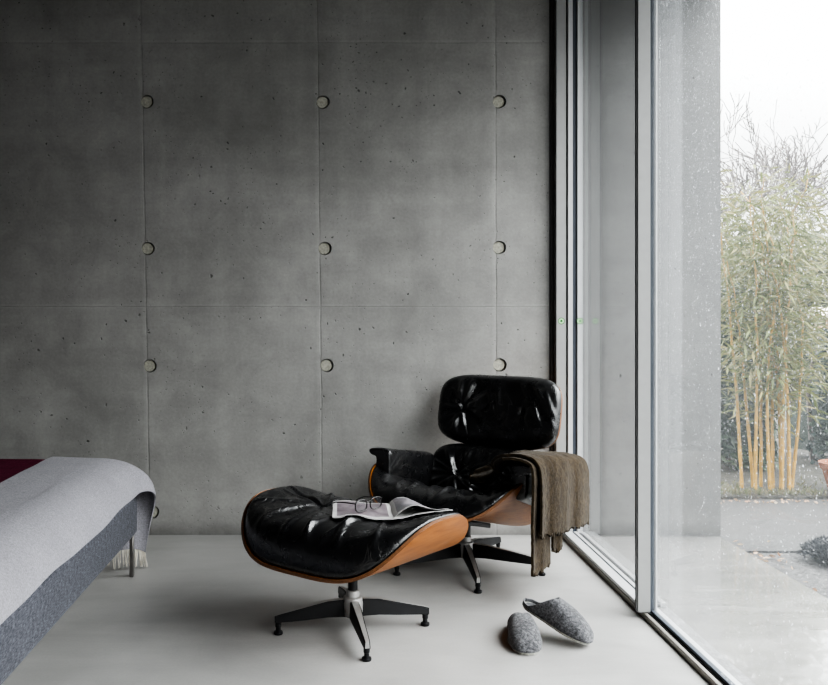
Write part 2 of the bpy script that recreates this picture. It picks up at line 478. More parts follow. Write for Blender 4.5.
t = NT('water_bead')
tr_ = t.n('ShaderNodeBsdfTransparent'); gs_ = t.n('ShaderNodeBsdfGlossy'); gs_.inputs['Roughness'].default_value = .08
tl_ = t.n('ShaderNodeBsdfTranslucent'); tl_.inputs[0].default_value = (.8, .82, .84, 1)
m1 = t.n('ShaderNodeMixShader'); m1.inputs[0].default_value = .30; t.put(m1.inputs[1], tr_.outputs[0]); t.put(m1.inputs[2], gs_.outputs[0])
m2 = t.n('ShaderNodeMixShader'); m2.inputs[0].default_value = .55; t.put(m2.inputs[1], m1.outputs[0]); t.put(m2.inputs[2], tl_.outputs[0])
M['bead'] = t.done(m2.outputs[0])
rg_ = np.random.default_rng(99)
nb = 26000
by_ = rg_.uniform(1.85, PY - .02, nb); bz_ = rg_.uniform(.04, ZC - .08, nb) ** 1.0
keep = rg_.uniform(0, 1, nb) < np.clip(.40 + .35 * (bz_ - 1.0), .18, 1.0)
by_, bz_ = by_[keep], bz_[keep]; nb = len(by_)
br_ = np.clip(rg_.lognormal(math.log(.00105), .34, nb), .0006, .0027)
ang = np.arange(6) * PI / 3
bv = np.zeros((nb, 7, 3)); bv[:, :, 0] = 1.1494
bv[:, :6, 1] = by_[:, None] + br_[:, None] * np.cos(ang); bv[:, :6, 2] = bz_[:, None] + br_[:, None] * np.sin(ang) * rg_.uniform(1, 1.5, nb)[:, None]
bv[:, 6, 0] += br_ * .55; bv[:, 6, 1] = by_; bv[:, 6, 2] = bz_ - br_ * .2
idx = np.arange(nb)[:, None] * 7
bf = np.concatenate([np.stack([idx[:, 0] + k, idx[:, 0] + (k + 1) % 6, idx[:, 0] + 6], -1) for k in range(6)])
bd = from_arrays('rain_drops', bv.reshape(-1, 3), bf, M['bead'], None, True)
bd.parent = door; bd.matrix_parent_inverse = Matrix.Translation(-Vector(door.location)); bd['kind'] = 'stuff'

M['sticker'] = simple('green_ink', (.02, .16, .02), .6)
M['sticker_pale'] = simple('pale_sticker', (.42, .70, .38), .6)
def sticker(x, y, z, ny, label):
    bm = bmesh.new()
    n = 28
    def ring(r0, r1, mi, off):
        a = [bm.verts.new((x + r0 * math.cos(2 * PI * k / n), y - off, z + r0 * math.sin(2 * PI * k / n))) for k in range(n)]
        b = [bm.verts.new((x + r1 * math.cos(2 * PI * k / n), y - off, z + r1 * math.sin(2 * PI * k / n))) for k in range(n)]
        for k in range(n):
            bm.faces.new((a[k], b[k], b[(k + 1) % n], a[(k + 1) % n])).material_index = mi
    ring(.0004, .009, 1, .0004); ring(.009, .0135, 1, .0004); ring(.0135, .0165, 0, .0004); ring(.0004, .006, 0, .0007)
    bmesh.ops.recalc_face_normals(bm, faces=bm.faces[:])
    for f in bm.faces:
        if f.normal.y > 0: f.normal_flip()
    o = from_bm('round_sticker', bm, [M['sticker'], M['sticker_pale']], None, False)
    return tag(o, label, 'sticker', 'green ring stickers on the window')
sticker(1.108, D - .0525, 1.085, -1, 'small green ring sticker on the light grey frame beside the concrete wall')
sticker(1.1985, D - .0605, 1.085, -1, 'small green ring at the glass edge, modelled reflection of the frame sticker')  # no second sticker: a ring modelled in place of the reflection

# ------------------------------------------------------------------ leather cushions and moulded shells
def superR(phi, a, b, n):
    return (np.abs(np.cos(phi) / a) ** n + np.abs(np.sin(phi) / b) ** n) ** (-1.0 / n)

def make_wrinkles(buttons, extra, rng, start=0.0):
    """list of (x0,y0,dx,dy,len,width,amp,curve) ridges radiating from buttons, plus loose ones"""
    L = []
    for (bx, by, cnt, ln, amp) in buttons:
        for k in range(cnt):
            a = 2 * PI * (k + rng.uniform(-.3, .3)) / cnt
            L.append((bx, by, math.cos(a), math.sin(a), ln * rng.uniform(.5, 1.2), rng.uniform(.0045, .0085), amp * rng.uniform(.5, 1.2) * rng.choice([1, 1, -1]), rng.uniform(-3, 3)))
    for e in extra:
        e = list(e); q = math.hypot(e[2], e[3]); e[2] /= q; e[3] /= q
        e[0] += e[2] * start; e[1] += e[3] * start; L.append(tuple(e))
    return L

def wrinkle_z(X, Y, buttons, wr):
    Z = np.zeros_like(X)
    for (x0, y0, dx, dy, ln, w, a, cv) in wr:
        al = (X - x0) * dx + (Y - y0) * dy
        pp = -(X - x0) * dy + (Y - y0) * dx - cv * al * al * .5
        tt = np.clip(al / ln, 0, 1)
        env = np.where((al > 0) & (al < ln), np.sin(PI * np.clip(tt, 0, 1)) ** .6 * (1 - .25 * tt), 0)
        Z += 1.5 * a * np.exp(-(pp / (w * 1.35)) ** 2) * env
    for (bx, by, cnt, ln, amp) in buttons:
        r2 = (X - bx) ** 2 + (Y - by) ** 2
        Z -= .012 * np.exp(-r2 / .055 ** 2) + .013 * np.exp(-r2 / .016 ** 2)
    return Z

class Pad:
    """a padded cushion lying in a moulded shell; local x = width, y = depth, z = up out of the shell"""
    def __init__(s, a, b, n, C, p, T, buttons, extra, seed, roll=.0, cy=0.0, flat=.75, edge=8.0, fit=.982, start=0.0):
        s.a, s.b, s.n, s.C, s.p, s.T, s.roll, s.cy, s.flat, s.edge = a, b, n, C, p, T, roll, cy, flat, edge
        s.buttons = buttons; s.fit = fit
        s.wr = make_wrinkles(buttons, extra, np.random.default_rng(seed), start)
        s.off = np.random.default_rng(seed).uniform(0, 50, 2)
    def zs(s, X, Y):
        q = np.abs(X / s.a)
        z = s.C * np.minimum(q, 1.25) ** s.p
        z = z - s.roll * np.clip((-Y / s.b - .45) / .55, 0, 1.3) ** 2      # front edge rolls down
        z = z + s.cy * (Y / s.b) ** 2
        return z
    def rr(s, X, Y):
        return (np.abs(X / (s.a * s.fit)) ** s.n + np.abs(Y / (s.b * s.fit)) ** s.n) ** (1 / s.n)
    def top(s, X, Y):
        X = np.asarray(X, float); Y = np.asarray(Y, float)
        r = np.clip(s.rr(X, Y), 0, 1)
        q = np.clip(np.abs(X / s.a), 0, 1)
        h = s.T * np.sqrt(np.clip(1 - r ** s.edge, 0, 1)) * (.80 + .20 * (1 - r ** 2)) * (1 - s.flat * q ** s.p)
        amp = np.clip((1 - r) * 7, 0, 1)
        und = .006 * np.sin(X * 23 + s.off[0] + 2 * np.sin(Y * 9)) * np.sin(Y * 19 + s.off[1] + 1.5 * np.sin(X * 13))
        w = wrinkle_z(X, Y, s.buttons, s.wr) + und
        return s.zs(X, Y) + .004 + np.maximum(h + w * amp, .0015)
    def cushion(s, name, parent, M4=None, nx=190, ny=150, mat=None):
        g = lambda n: (lambda q: np.sign(q) * (1 - (1 - np.abs(q)) ** 1.35))(np.linspace(-1, 1, n))
        U, W = np.meshgrid(g(nx), g(ny), indexing='ij')
        r = np.maximum(np.abs(U), np.abs(W))
        phi = np.arctan2(W * s.b, U * s.a)
        Rr = superR(phi, s.a * s.fit, s.b * s.fit, s.n)
        X = r * Rr * np.cos(phi); Y = r * Rr * np.sin(phi)
        Z = s.top(X, Y)
        V = [np.stack([X, Y, Z], -1).reshape(-1, 3)]
        F = grid_faces(nx, ny)
        rim = [i * ny for i in range(nx)] + [(nx - 1) * ny + j for j in range(1, ny)] + [i * ny + ny - 1 for i in range(nx - 2, -1, -1)] + [j for j in range(ny - 2, 0, -1)]
        P3 = V[0][rim]; n0 = nx * ny; nr = len(rim)
        for k, sc in enumerate((.985, .5)):
            q = P3.copy(); q[:, 0] *= sc; q[:, 1] *= sc; q[:, 2] = s.zs(q[:, 0], q[:, 1]) + .001
            V.append(q)
        V.append(np.array([[0, 0, float(s.zs(np.array(0.), np.array(0.))) + .001]]))
        ring = [list(rim), list(range(n0, n0 + nr)), list(range(n0 + nr, n0 + 2 * nr))]
        for A, B in zip(ring[:-1], ring[1:]):
            F += [(A[k], B[k], B[(k + 1) % nr], A[(k + 1) % nr]) for k in range(nr)]
        c_ = n0 + 2 * nr; A = ring[-1]
        F += [(A[k], c_, A[(k + 1) % nr]) for k in range(nr)]
        V = np.concatenate(V)
        if M4 is not None:
            V = (np.c_[V, np.ones(len(V))] @ np.array(M4).T)[:, :3]
        o = from_arrays(name, V, F, mat or M['leather'], parent, True)
        bm = bmesh.new(); bm.from_mesh(o.data); bmesh.ops.recalc_face_normals(bm, faces=bm.faces[:]); bm.to_mesh(o.data); bm.free()
        smooth_mesh(o.data, R(80))
        return o
    def shell(s, name, parent, M4=None, nr=26, nphi=160, th=.011, grow=1.0, mats=None):
        t = np.linspace(0, 1, nr + 1)[1:]
        rad = 1 - (1 - t) ** 1.5
        phi = np.linspace(0, 2 * PI, nphi, endpoint=False)
        Rr = superR(phi, s.a * grow, s.b * grow, s.n)
        X = rad[:, None] * (Rr * np.cos(phi))[None]; Y = rad[:, None] * (Rr * np.sin(phi))[None]
        Z = s.zs(X, Y)
        e = 1e-4
        nx = -(s.zs(X + e, Y) - s.zs(X - e, Y)) / (2 * e); ny = -(s.zs(X, Y + e) - s.zs(X, Y - e)) / (2 * e)
        ln = np.sqrt(nx ** 2 + ny ** 2 + 1)
        V = [(0., 0., 0.)]
        for i in range(nr): V += list(zip(X[i], Y[i], Z[i]))
        c1 = len(V); V.append((0., 0., -th))
        for i in range(nr): V += list(zip(X[i] - th * nx[i] / ln[i], Y[i] - th * ny[i] / ln[i], Z[i] - th / ln[i]))
        F = []; mi = []
        for base, fl in ((0, False), (c1, True)):
            for k in range(nphi):
                a_, b_ = base + 1 + k, base + 1 + (k + 1) % nphi
                F.append((base, b_, a_) if fl else (base, a_, b_)); mi.append(0)
            for i in range(nr - 1):
                for k in range(nphi):
                    q = (base + 1 + i * nphi + k, base + 1 + (i + 1) * nphi + k, base + 1 + (i + 1) * nphi + (k + 1) % nphi, base + 1 + i * nphi + (k + 1) % nphi)
                    F.append(tuple(reversed(q)) if fl else q); mi.append(0)
        for k in range(nphi):
            a_ = 1 + (nr - 1) * nphi + k; b_ = 1 + (nr - 1) * nphi + (k + 1) % nphi
            F.append((a_, c1 + a_, c1 + b_, b_)); mi.append(1)
        V = np.array(V, float)
        if M4 is not None:
            V = (np.c_[V, np.ones(len(V))] @ np.array(M4).T)[:, :3]
        o = from_arrays(name, V, F, mats or [M['veneer'], M['ply']], parent, True, R(50))
        for p, m_ in zip(o.data.polygons, mi): p.material_index = m_
        return o

def star_leg_bm(ang, r, z_hub=.112, z_end=.066):
    """tapered cast leg from the hub outwards along angle ang, plus nothing else"""
    bm = bmesh.new()
    st = [(.018, z_hub, .052, .017), (.09, z_hub - .004, .054, .018), (r * .6, z_hub * .5 + z_end * .5 + .002, .048, .0145), (r - .012, z_end + .003, .043, .012), (r + .004, z_end - .002, .040, .011)]
    rows = []
    for (d, zt, zb, w) in st:
        rows.append([bm.verts.new((d, -w, zb)), bm.verts.new((d, w, zb)), bm.verts.new((d, w * .8, zt)), bm.verts.new((d, -w * .8, zt))])
    for i in range(len(rows) - 1):
        for k in range(4):
            f = bm.faces.new((rows[i][k], rows[i][(k + 1) % 4], rows[i + 1][(k + 1) % 4], rows[i + 1][k]))
            f.material_index = 1 if k == 2 else 0
    bm.faces.new(list(reversed(rows[0])))
    bm.faces.new(rows[-1]).material_index = 1
    bmesh.ops.recalc_face_normals(bm, faces=bm.faces[:])
    es = [e for e in bm.edges if len({f.material_index for f in e.link_faces}) == 2]
    bmesh.ops.bevel(bm, geom=es, offset=.003, segments=2, affect='EDGES')
    bmesh.ops.rotate(bm, verts=bm.verts[:], cent=(0, 0, 0), matrix=Matrix.Rotation(ang, 3, 'Z'))
    return bm

def star_base(parent, angs, r, z_top, post_r=.017):
    bm = bmesh.new()
    add_lathe(bm, [(.030, .050), (.036, .056), (.037, .100), (.033, .116), (.024, .120), (.0235, .140), (.019, .142)], 24)
    from_bm('hub', bm, M['silver'], parent)
    bm = bmesh.new(); add_lathe(bm, [(post_r, .141), (post_r, z_top)], 20)
    from_bm('post', bm, M['black_metal'], parent)
    for a in angs:
        lg = from_bm('leg', star_leg_bm(a, r), [M['black_metal'], M['silver']], parent)
        bm = bmesh.new(); c = ((r - .009) * math.cos(a), (r - .009) * math.sin(a), 0)
        add_lathe(bm, [(.0145, .0), (.0165, .004), (.0150, .010), (.0085, .012), (.0085, .024), (.0105, .026), (.0105, .041)], 16, c)
        from_bm('foot_glide', bm, M['black_metal'], lg)

# ------------------------------------------------------------------ OTTOMAN
OC = (.045, 2.895); OYAW = R(-38)
ott = empty('ottoman', (OC[0], OC[1], 0), OYAW)
tag(ott, 'black leather ottoman with moulded wood shell on four-legged base, magazine on top', 'ottoman')
opad = Pad(.372, .312, 3.1, .185, 4.2, .150,
           [(-.16, .03, 15, .20, .0075), (.13, .03, 13, .18, .006)],
           [(-.17, .0, -.25, -1, .30, .012, .010, .8), (-.12, -.01, .15, -1, .30, .010, .009, -.8), (-.20, .0, -.7, -.8, .26, .012, .009, .6), (-.07, -.03, .25, -1, .27, .009, .010, 1.2),
            (.0, -.02, .05, -1, .28, .010, .008, -1), (.07, -.03, .2, -1, .27, .010, .009, 1), (.12, -.02, -.12, -1, .26, .009, .008, -1), (.18, -.03, .35, -1, .24, .010, .008, .5),
            (.22, 0, .9, -.5, .16, .010, .006, 0), (-.23, .05, -1, .1, .16, .011, .007, 0), (-.18, .08, -.5, .8, .18, .010, .007, 0), (-.1, .08, .3, .9, .18, .010, .006, 0), (.05, .08, .0, .9, .18, .009, .006, 0)], 3, flat=.54, edge=9.0, start=.07)
OZ = .267
OM = Matrix.Translation((0, 0, OZ)) @ Matrix.Rotation(R(-2), 4, 'X')
opad.shell('shell', ott, OM)
opad.cushion('cushion', ott, OM, 230, 190)
for (bx, by) in ((-.15, .02), (.13, .02)):
    bm = bmesh.new(); add_lathe(bm, [(.013, -.004), (.012, .002), (.007, .005), (.001, .006)], 16)
    o = from_bm('button', bm, M['leather'], ott)
    o.matrix_local = OM @ Matrix.Translation((bx, by, float(opad.top(bx, by)) + .001))
star_base(ott, [R(8.9) - OYAW + k * PI / 2 for k in range(4)], .272, OZ - .016)
bm = bmesh.new(); add_box(bm, -.09, .09, -.05, .05, OZ - .024, OZ - .0105, .004)
from_bm('mounting_plate', bm, M['black_metal'], ott)

def ott_top_world(x, y):
    """height of the ottoman cushion at a world point"""
    c, s_ = math.cos(-OYAW), math.sin(-OYAW)
    dx, dy = x - OC[0], y - OC[1]
    lx, ly = dx * c - dy * s_, dx * s_ + dy * c
    ly2 = ly                     # the 2 degree tilt is small
    z = float(opad.top(lx, ly2))
    p = OM @ Vector((lx, ly2, z))
    return p.z

# ------------------------------------------------------------------ LOUNGE CHAIR
CC = (.554, 3.61); CYAW = R(-36)
chair = empty('lounge_chair', (CC[0], CC[1], 0), CYAW)
tag(chair, 'black leather lounge chair with moulded wood shells and headrest on five-legged base', 'chair')
star_base(chair, [R(-90.3) - CYAW + k * R(72) for k in range(5)], .335, .200, .021)
spad = Pad(.358, .315, 3.2, .188, 4.6, .100, [(-.11, .10, 9, .16, .004), (.11, .10, 9, .16, .004)],
           [(-.20, -.10, .1, -1, .22, .010, .008, 2), (-.12, -.08, .2, -1, .22, .009, .009, -1), (-.05, -.07, .1, -1, .22, .010, .009, 1.5), (.02, -.08, .3, -1, .22, .009, .009, -2), (.08, -.06, .15, -1, .22, .010, .009, 1), (.14, -.07, .35, -1, .2, .010, .008, 0), (.19, -.05, .5, -1, .18, .009, .008, 0),
            (-.24, -.05, .4, -.8, .16, .010, .007, 1), (-.05, .03, 1, -.3, .2, .010, .005, 0)], 11, roll=.03, flat=.60, edge=9.0)
SM = Matrix.Translation((-.014, -.075, .246)) @ Matrix.Rotation(R(-15), 4, 'X')
spad.shell('seat_shell', chair, SM)
spad.cushion('seat_cushion', chair, SM, 210, 180)
bm = bmesh.new(); add_box(bm, -.10, .10, -.06, .16, -.034, -.0125, .005); add_box(bm, -.03, .03, .15, .28, -.030, -.0125, .004); bm.transform(SM)
from_bm('tilt_mechanism', bm, M['black_metal'], chair)

def back_pad(seed, hb, buttons, extra):
    # local x = width, y = up along the back, z = out of the shell towards the sitter
    return Pad(.309, hb, 4.0, .055, 2.2, .082, buttons, extra, seed, flat=.20, edge=9.0, fit=1.0)
hp = back_pad(21, .173, [(-.165, -.005, 17, .13, .0075), (.13, .0, 5, .1, .002)],
              [(-.05, .12, .25, -1, .22, .008, .005, 1), (.12, .13, .5, -1, .2, .008, .006, 1), (.19, .13, .6, -1, .2, .009, .007, 1), (.24, .10, .5, -1, .16, .008, .006, 0), (.16, .1, .55, -1, .2, .006, .005, -1),
               (0, .12, .1, -1, .2, .008, .005, 1), (-.13, .14, -.2, -1, .14, .009, .007, 1), (-.19, .14, .15, -1, .16, .008, .007, -1), (.26, .02, .4, -1, .12, .008, .006, 0), (-.2, -.02, .1, -1, .12, .008, .006, 0)])
bp = back_pad(22, .166, [(-.155, .0, 17, .15, .008), (.15, .0, 11, .13, .005)], [(.0, .12, .1, -1, .22, .009, .007, 1), (-.05, -.12, -.3, 1, .2, .009, .006, 1), (-.1, .13, -.3, -1, .16, .008, .007, 0), (.05, .13, .2, -1, .2, .009, .006, 0), (-.22, .12, .5, -1, .16, .008, .006, 0)])
def back_matrix(y, z, tilt):
    # pad's z axis points to -y (towards the sitter), pad's y axis points up, leaning back by tilt
    up = Vector((0, math.sin(tilt), math.cos(tilt))); out = Vector((0, -math.cos(tilt), math.sin(tilt))); xx = Vector((1, 0, 0))
    m = Matrix((xx, up, out)).transposed().to_4x4()
    return Matrix.Translation((0, y, z)) @ m
HM = back_matrix(.378, .652, R(13)); BM = back_matrix(.285, .332, R(19))
hp.shell('headrest_shell', chair, HM, th=.011, grow=.985); hp.cushion('headrest_cushion', chair, HM, 190, 110)
bp.shell('backrest_shell', chair, BM, th=.011, grow=.985); bp.cushion('backrest_cushion', chair, BM, 190, 110)
for (pad, mm, bts) in ((hp, HM, (-.155, .13)), (bp, BM, (-.155, .15))):
    for bx in bts:
        bm = bmesh.new(); add_lathe(bm, [(.011, -.004), (.010, .002), (.006, .004), (.001, .005)], 16)
        o = from_bm('button', bm, M['leather'], chair)
        o.matrix_local = mm @ Matrix.Translation((bx, 0, float(pad.top(bx, 0)) + .001))
for sx in (-.115, .115):      # the two flat struts joining the back shells
    bm = bmesh.new()
    pts = [BM @ Vector((sx, -.10, -.016)), BM @ Vector((sx, .10, -.016)), HM @ Vector((sx, -.12, -.016)), HM @ Vector((sx, .08, -.016))]
    for dx in (-.014, -.007, 0, .007, .014):
        add_tube(bm, [p + Vector((dx, 0, 0)) for p in pts], .0055, 8)
    from_bm('back_strut', bm, M['black_metal'], chair)

def armrest(side):
    """padded arm: a top pad with an outer lip, and a deep inner body resting on the shell edge"""
    # cross-section, x measured outwards, z up; rounded by resampling a closed spline
    sec = [(-.052, -.012), (-.046, .012), (-.020, .020), (.020, .020), (.052, .015), (.064, .004), (.056, -.008), (.034, -.014), (.022, -.026), (.020, -.085), (.010, -.118), (-.020, -.128), (-.046, -.112), (-.054, -.055)]
    k = len(sec); sub = 4; prof = []
    for i in range(k):
        p0, p1, p2, p3 = (np.array(sec[(i + q) % k]) for q in (-1, 0, 1, 2))
        for j in range(sub):
            t = j / sub
            prof.append(.5 * ((2 * p1) + (-p0 + p2) * t + (2 * p0 - 5 * p1 + 4 * p2 - p3) * t * t + (-p0 + 3 * p1 - 3 * p2 + p3) * t ** 3))
    m = len(prof); n = 40; V = []
    for i in range(n):
        t = .5 - .5 * math.cos(PI * i / (n - 1))
        y = -.175 + t * .41
        e0 = min(1, (t / .045)); e1 = min(1, (1 - t) / .05)
        e = max(.25, math.sqrt(max(0, 1 - (1 - e0) ** 2)) * math.sqrt(max(0, 1 - (1 - e1) ** 2)))
        z = .500 - .072 * t
        c = np.array((0, -.03))
        for q in prof:
            w = c + (q - c) * (.80 + .20 * e) if e > .26 else c + (q - c) * .72
            wr = .0018 * mnoise.noise(Vector((q[0] * 30, y * 22, q[1] * 30)))
            V.append((side * (.338 + w[0] + wr), y, z + w[1] * (1 + (.55 * t if w[1] < -.03 else 0)) + wr))
    F = grid_faces(n, m, 0, False, True)
    F.append(tuple(range(m))); F.append(tuple(range((n - 1) * m, n * m)))
    o = from_arrays('armrest', V, F, M['leather'], chair, True, R(50))
    bm = bmesh.new(); bm.from_mesh(o.data); bmesh.ops.recalc_face_normals(bm, faces=bm.faces[:]); bm.to_mesh(o.data); bm.free()
    smooth_mesh(o.data, R(50))
    return o
armrest(-1); armrest(1)

# ------------------------------------------------------------------ brown throw over the right arm
def catmull(P, n):
    P = np.array(P, float); out = []
    seg = np.linspace(0, len(P) - 1, n)
    for s_ in seg:
        i = min(int(s_), len(P) - 2); t = s_ - i
        p0 = P[max(i - 1, 0)]; p1 = P[i]; p2 = P[i + 1]; p3 = P[min(i + 2, len(P) - 1)]
        out.append(.5 * ((2 * p1) + (-p0 + p2) * t + (2 * p0 - 5 * p1 + 4 * p2 - p3) * t * t + (-p0 + 3 * p1 - 3 * p2 + p3) * t ** 3))
    return np.array(out)

def throw_sheet(paths, nw, ns, folds, amp, seed, th=.009, hem=.012):
    """paths: list of (w, [(x,y,z)...]) cross-sections in chair space; interpolated across"""
    rng = np.random.default_rng(seed)
    curves = [catmull(p, ns) for p in paths]
    C = np.array(curves)                        # k, ns, 3
    kk = np.linspace(0, len(paths) - 1, nw)
    G = np.zeros((nw, ns, 3))
    for i, k in enumerate(kk):
        a = min(int(k), len(paths) - 2); f = k - a
        f = f * f * (3 - 2 * f) * .4 + f * .6
        G[i] = C[a] * (1 - f) + C[a + 1] * f
    du = np.gradient(G, axis=0); dv = np.gradient(G, axis=1)
    N = np.cross(du, dv); N /= (np.linalg.norm(N, axis=2, keepdims=True) + 1e-9)
    w = np.linspace(0, 1, nw)[:, None]; s_ = np.linspace(0, 1, ns)[None]
    ph = rng.uniform(0, 6)
    disp = amp * (np.sin(2 * PI * folds * w + ph + .8 * np.sin(3 * s_ + ph)) + .25 * np.sin(2 * PI * folds * 1.9 * w + 1.7 * ph + s_ * 2)) * (.08 + .92 * s_)
    G = G + N * disp[..., None]
    nz = np.array([[mnoise.noise(Vector((g[0] * 60, g[1] * 60, g[2] * 60))) for g in row] for row in G])
    G = G + N * (nz * .0022)[..., None]
    # ragged hem
    G[:, -1, 2] += hem * (rng.uniform(-1, 1, nw))
    return G

def sheets_to_obj(name, Gs, mat, th, parent=None):
    V = []; F = []
    for G in Gs:
        nw, ns, _ = G.shape
        du = np.gradient(G, axis=0); dv = np.gradient(G, axis=1)
        N = np.cross(du, dv); N /= (np.linalg.norm(N, axis=2, keepdims=True) + 1e-9)
        o0 = len(V)
        V += [tuple(p) for p in (G + N * th * .5).reshape(-1, 3)]
        o1 = len(V)
        V += [tuple(p) for p in (G - N * th * .5).reshape(-1, 3)]
        F += grid_faces(nw, ns, o0) + grid_faces(nw, ns, o1, flip=True)
        for i in range(nw - 1):
            F.append((o0 + i * ns, o1 + i * ns, o1 + (i + 1) * ns, o0 + (i + 1) * ns))
            a = i * ns + ns - 1; b = (i + 1) * ns + ns - 1
            F.append((o0 + a, o0 + b, o1 + b, o1 + a))
        for j in range(ns - 1):
            F.append((o0 + j, o0 + j + 1, o1 + j + 1, o1 + j))
            a = (nw - 1) * ns + j
            F.append((o0 + a, o1 + a, o1 + a + 1, o0 + a + 1))
    o = from_arrays(name, V, F, mat, parent, True, R(70))
    bm = bmesh.new(); bm.from_mesh(o.data); bmesh.ops.recalc_face_normals(bm, faces=bm.faces[:]); bm.to_mesh(o.data); bm.free()
    return o

def P(y, dz_end, x_in=.20, z_in=.43, lift=0.0, out=0.0):
    zt = .538 - .050 * (y + .175) / .40 + lift
    return [(x_in, y * .70 + .02, z_in), (.255, y * .85 + .01, zt - .050), (.300, y, zt - .010), (.375, y, zt + .004), (.440 + out, y, zt - .008),
            (.466 + out, y, zt - .06), (.470 + out, y, .5 * (zt - .07 + dz_end)), (.470 + out, y - .005, dz_end)]
G1 = throw_sheet([P(-.200, .245, .27, .455, .0, .006), P(-.10, .235, .22, .445, .006, .014), P(.02, .225, .17, .44, .010, .022), P(.14, .215, .17, .44, .010, .026), P(.285, .205, .19, .45, .004, .024)], 80, 90, 2.1, .0065, 5)
def P2(y, dz_end, lift=0.0, out=0.0):
    zt = .538 - .050 * (y + .175) / .40 + lift
    return [(.335, y, zt - .002), (.385, y, zt + .002), (.442 + out, y, zt - .012), (.460 + out, y, zt - .06), (.456 + out, y, .5 * (zt - .07 + dz_end)), (.458 + out, y - .005, dz_end)]
G2 = throw_sheet([P2(-.235, .104, -.010, .0), P2(-.15, .094, -.008, .002), P2(-.055, .110, -.008, .0)], 34, 80, 1.1, .005, 9)
G3 = throw_sheet([P2(-.02, .150, -.010, .0), P2(.03, .138, -.010, .002), P2(.075, .155, -.010, .0)], 26, 80, .9, .004, 12)
tail = throw_sheet([[(.27, -.07, .500), (.215, -.02, .425), (.15, .03, .375), (.09, .045, .364), (.045, .06, .362)],
                    [(.29, .04, .518), (.225, .06, .475), (.16, .075, .420), (.09, .08, .393), (.035, .085, .385)],
                    [(.29, .15, .508), (.225, .135, .500), (.16, .125, .455), (.09, .118, .420), (.05, .110, .402)]], 30, 60, 1.6, .006, 15)
throw = sheets_to_obj('throw_blanket', [G1, G2, G3, tail], M['throw'], .010)
throw.location = Matrix.Translation((CC[0], CC[1], 0)) @ Matrix.Rotation(CYAW, 4, 'Z') @ Vector((-.030, -.050, .016)); throw.rotation_euler = (0, 0, CYAW)
tag(throw, 'brown woollen throw draped over the arm of the lounge chair', 'blanket')

# ------------------------------------------------------------------ magazine on the ottoman
M['page'] = None
def page_mat(name, seed, dark):
    t = NT(name); v = t.coord('Generated'); x, y, z = t.sep(v)
    n = t.noise(t.mapping(v, (1, 1, .2), (seed, 0, 0)), 3.2, 5, .6, .8)
    img = t.mix(t.remap(n, .35, .7), dark, (.33, .29, .31))
    bx = t.math('MULTIPLY', t.math('MULTIPLY', t.math('GREATER_THAN', x, .07), t.math('LESS_THAN', x, .93)), t.math('MULTIPLY', t.math('GREATER_THAN', y, .09), t.math('LESS_THAN', y, .93)))
    c = t.mix(bx, (.60, .58, .57), img)
    return t.done(t.bsdf(c, .30, None, 0, .5))
M['page_a'] = page_mat('printed_page_mauve', 2.0, (.10, .07, .09))
M['page_b'] = page_mat('printed_page_grey', 6.0, (.16, .16, .18))
M['paper'] = simple('white_paper', (.62, .61, .60), .5)
MG = (.180, 2.875)           # spine centre
mag = empty('magazine', (MG[0], MG[1], 0)); tag(mag, 'open magazine lying on the black leather ottoman', 'magazine')
MW, ML = .205, .275
def page_grid(side, lift_fn, nu=26, nv=26, off=.0045):
    G = np.zeros((nu, nv, 2 + 1))
    for i in range(nu):
        for j in range(nv):
            u = i / (nu - 1); v_ = j / (nv - 1)
            x = MG[0] + side * MW * u * (1.0 if side < 0 else .97); y = MG[1] + (v_ - .5) * ML + (.02 * u if side > 0 else .012 * u)
            zz = max(ott_top_world(x + dx, y + dy) for dx in (-.012, 0, .012) for dy in (-.012, 0, .012))
            G[i, j] = (x - MG[0], y - MG[1], zz + off + lift_fn(u, v_))
    return G
def smooth_grid(G, it=6):
    for _ in range(it):
        Z = G[:, :, 2]; A = np.pad(Z, 1, mode='edge')
        Zs = (A[:-2, 1:-1] + A[2:, 1:-1] + A[1:-1, :-2] + A[1:-1, 2:]) / 4
        G[:, :, 2] = np.maximum(Z, Zs)
    return G
def slab_obj(name, G, th, mats, parent):
    nu, nv, _ = G.shape
    T = G.copy(); T[:, :, 2] += th
    V = [tuple(p) for p in T.reshape(-1, 3)] + [tuple(p) for p in G.reshape(-1, 3)]
    n = nu * nv
    F = grid_faces(nu, nv); mi = [0] * len(F)
    F2 = grid_faces(nu, nv, n, flip=True); F += F2; mi += [1] * len(F2)
    def side(idx):
        for a, b in zip(idx[:-1], idx[1:]):
            F.append((a, b, b + n, a + n)); mi.append(1)
    side([i * nv for i in range(nu)]); side([i * nv + nv - 1 for i in range(nu)]); side(list(range(nv))); side([(nu - 1) * nv + j for j in range(nv)])
    o = from_arrays(name, V, F, mats, parent, True, R(40))
    for p, m_ in zip(o.data.polygons, mi): p.material_index = m_
    bm = bmesh.new(); bm.from_mesh(o.data); bmesh.ops.recalc_face_normals(bm, faces=bm.faces[:]); bm.to_mesh(o.data); bm.free()
    return o
GL = smooth_grid(page_grid(-1, lambda u, v: .0))
GR = smooth_grid(page_grid(1, lambda u, v: .0))
slab_obj('left_pages', GL, .004, [M['page_a'], M['paper']], mag)
slab_obj('right_pages', GR, .003, [M['paper'], M['paper']], mag)
GC = GR.copy()
for i in range(26):
    u = i / 25
    for j in range(26):
        GC[i, j, 2] += .0045 + (.034 * math.sin(PI * min(1, u * 1.25)) ** .7 * math.exp(-((u - .22) / .42) ** 2) + .010 * u * (1 - u)) * (.85 + .15 * j / 25)
        GC[i, j, 0] *= .94
slab_obj('lifted_page', GC, .0012, [M['page_b'], M['paper']], mag)

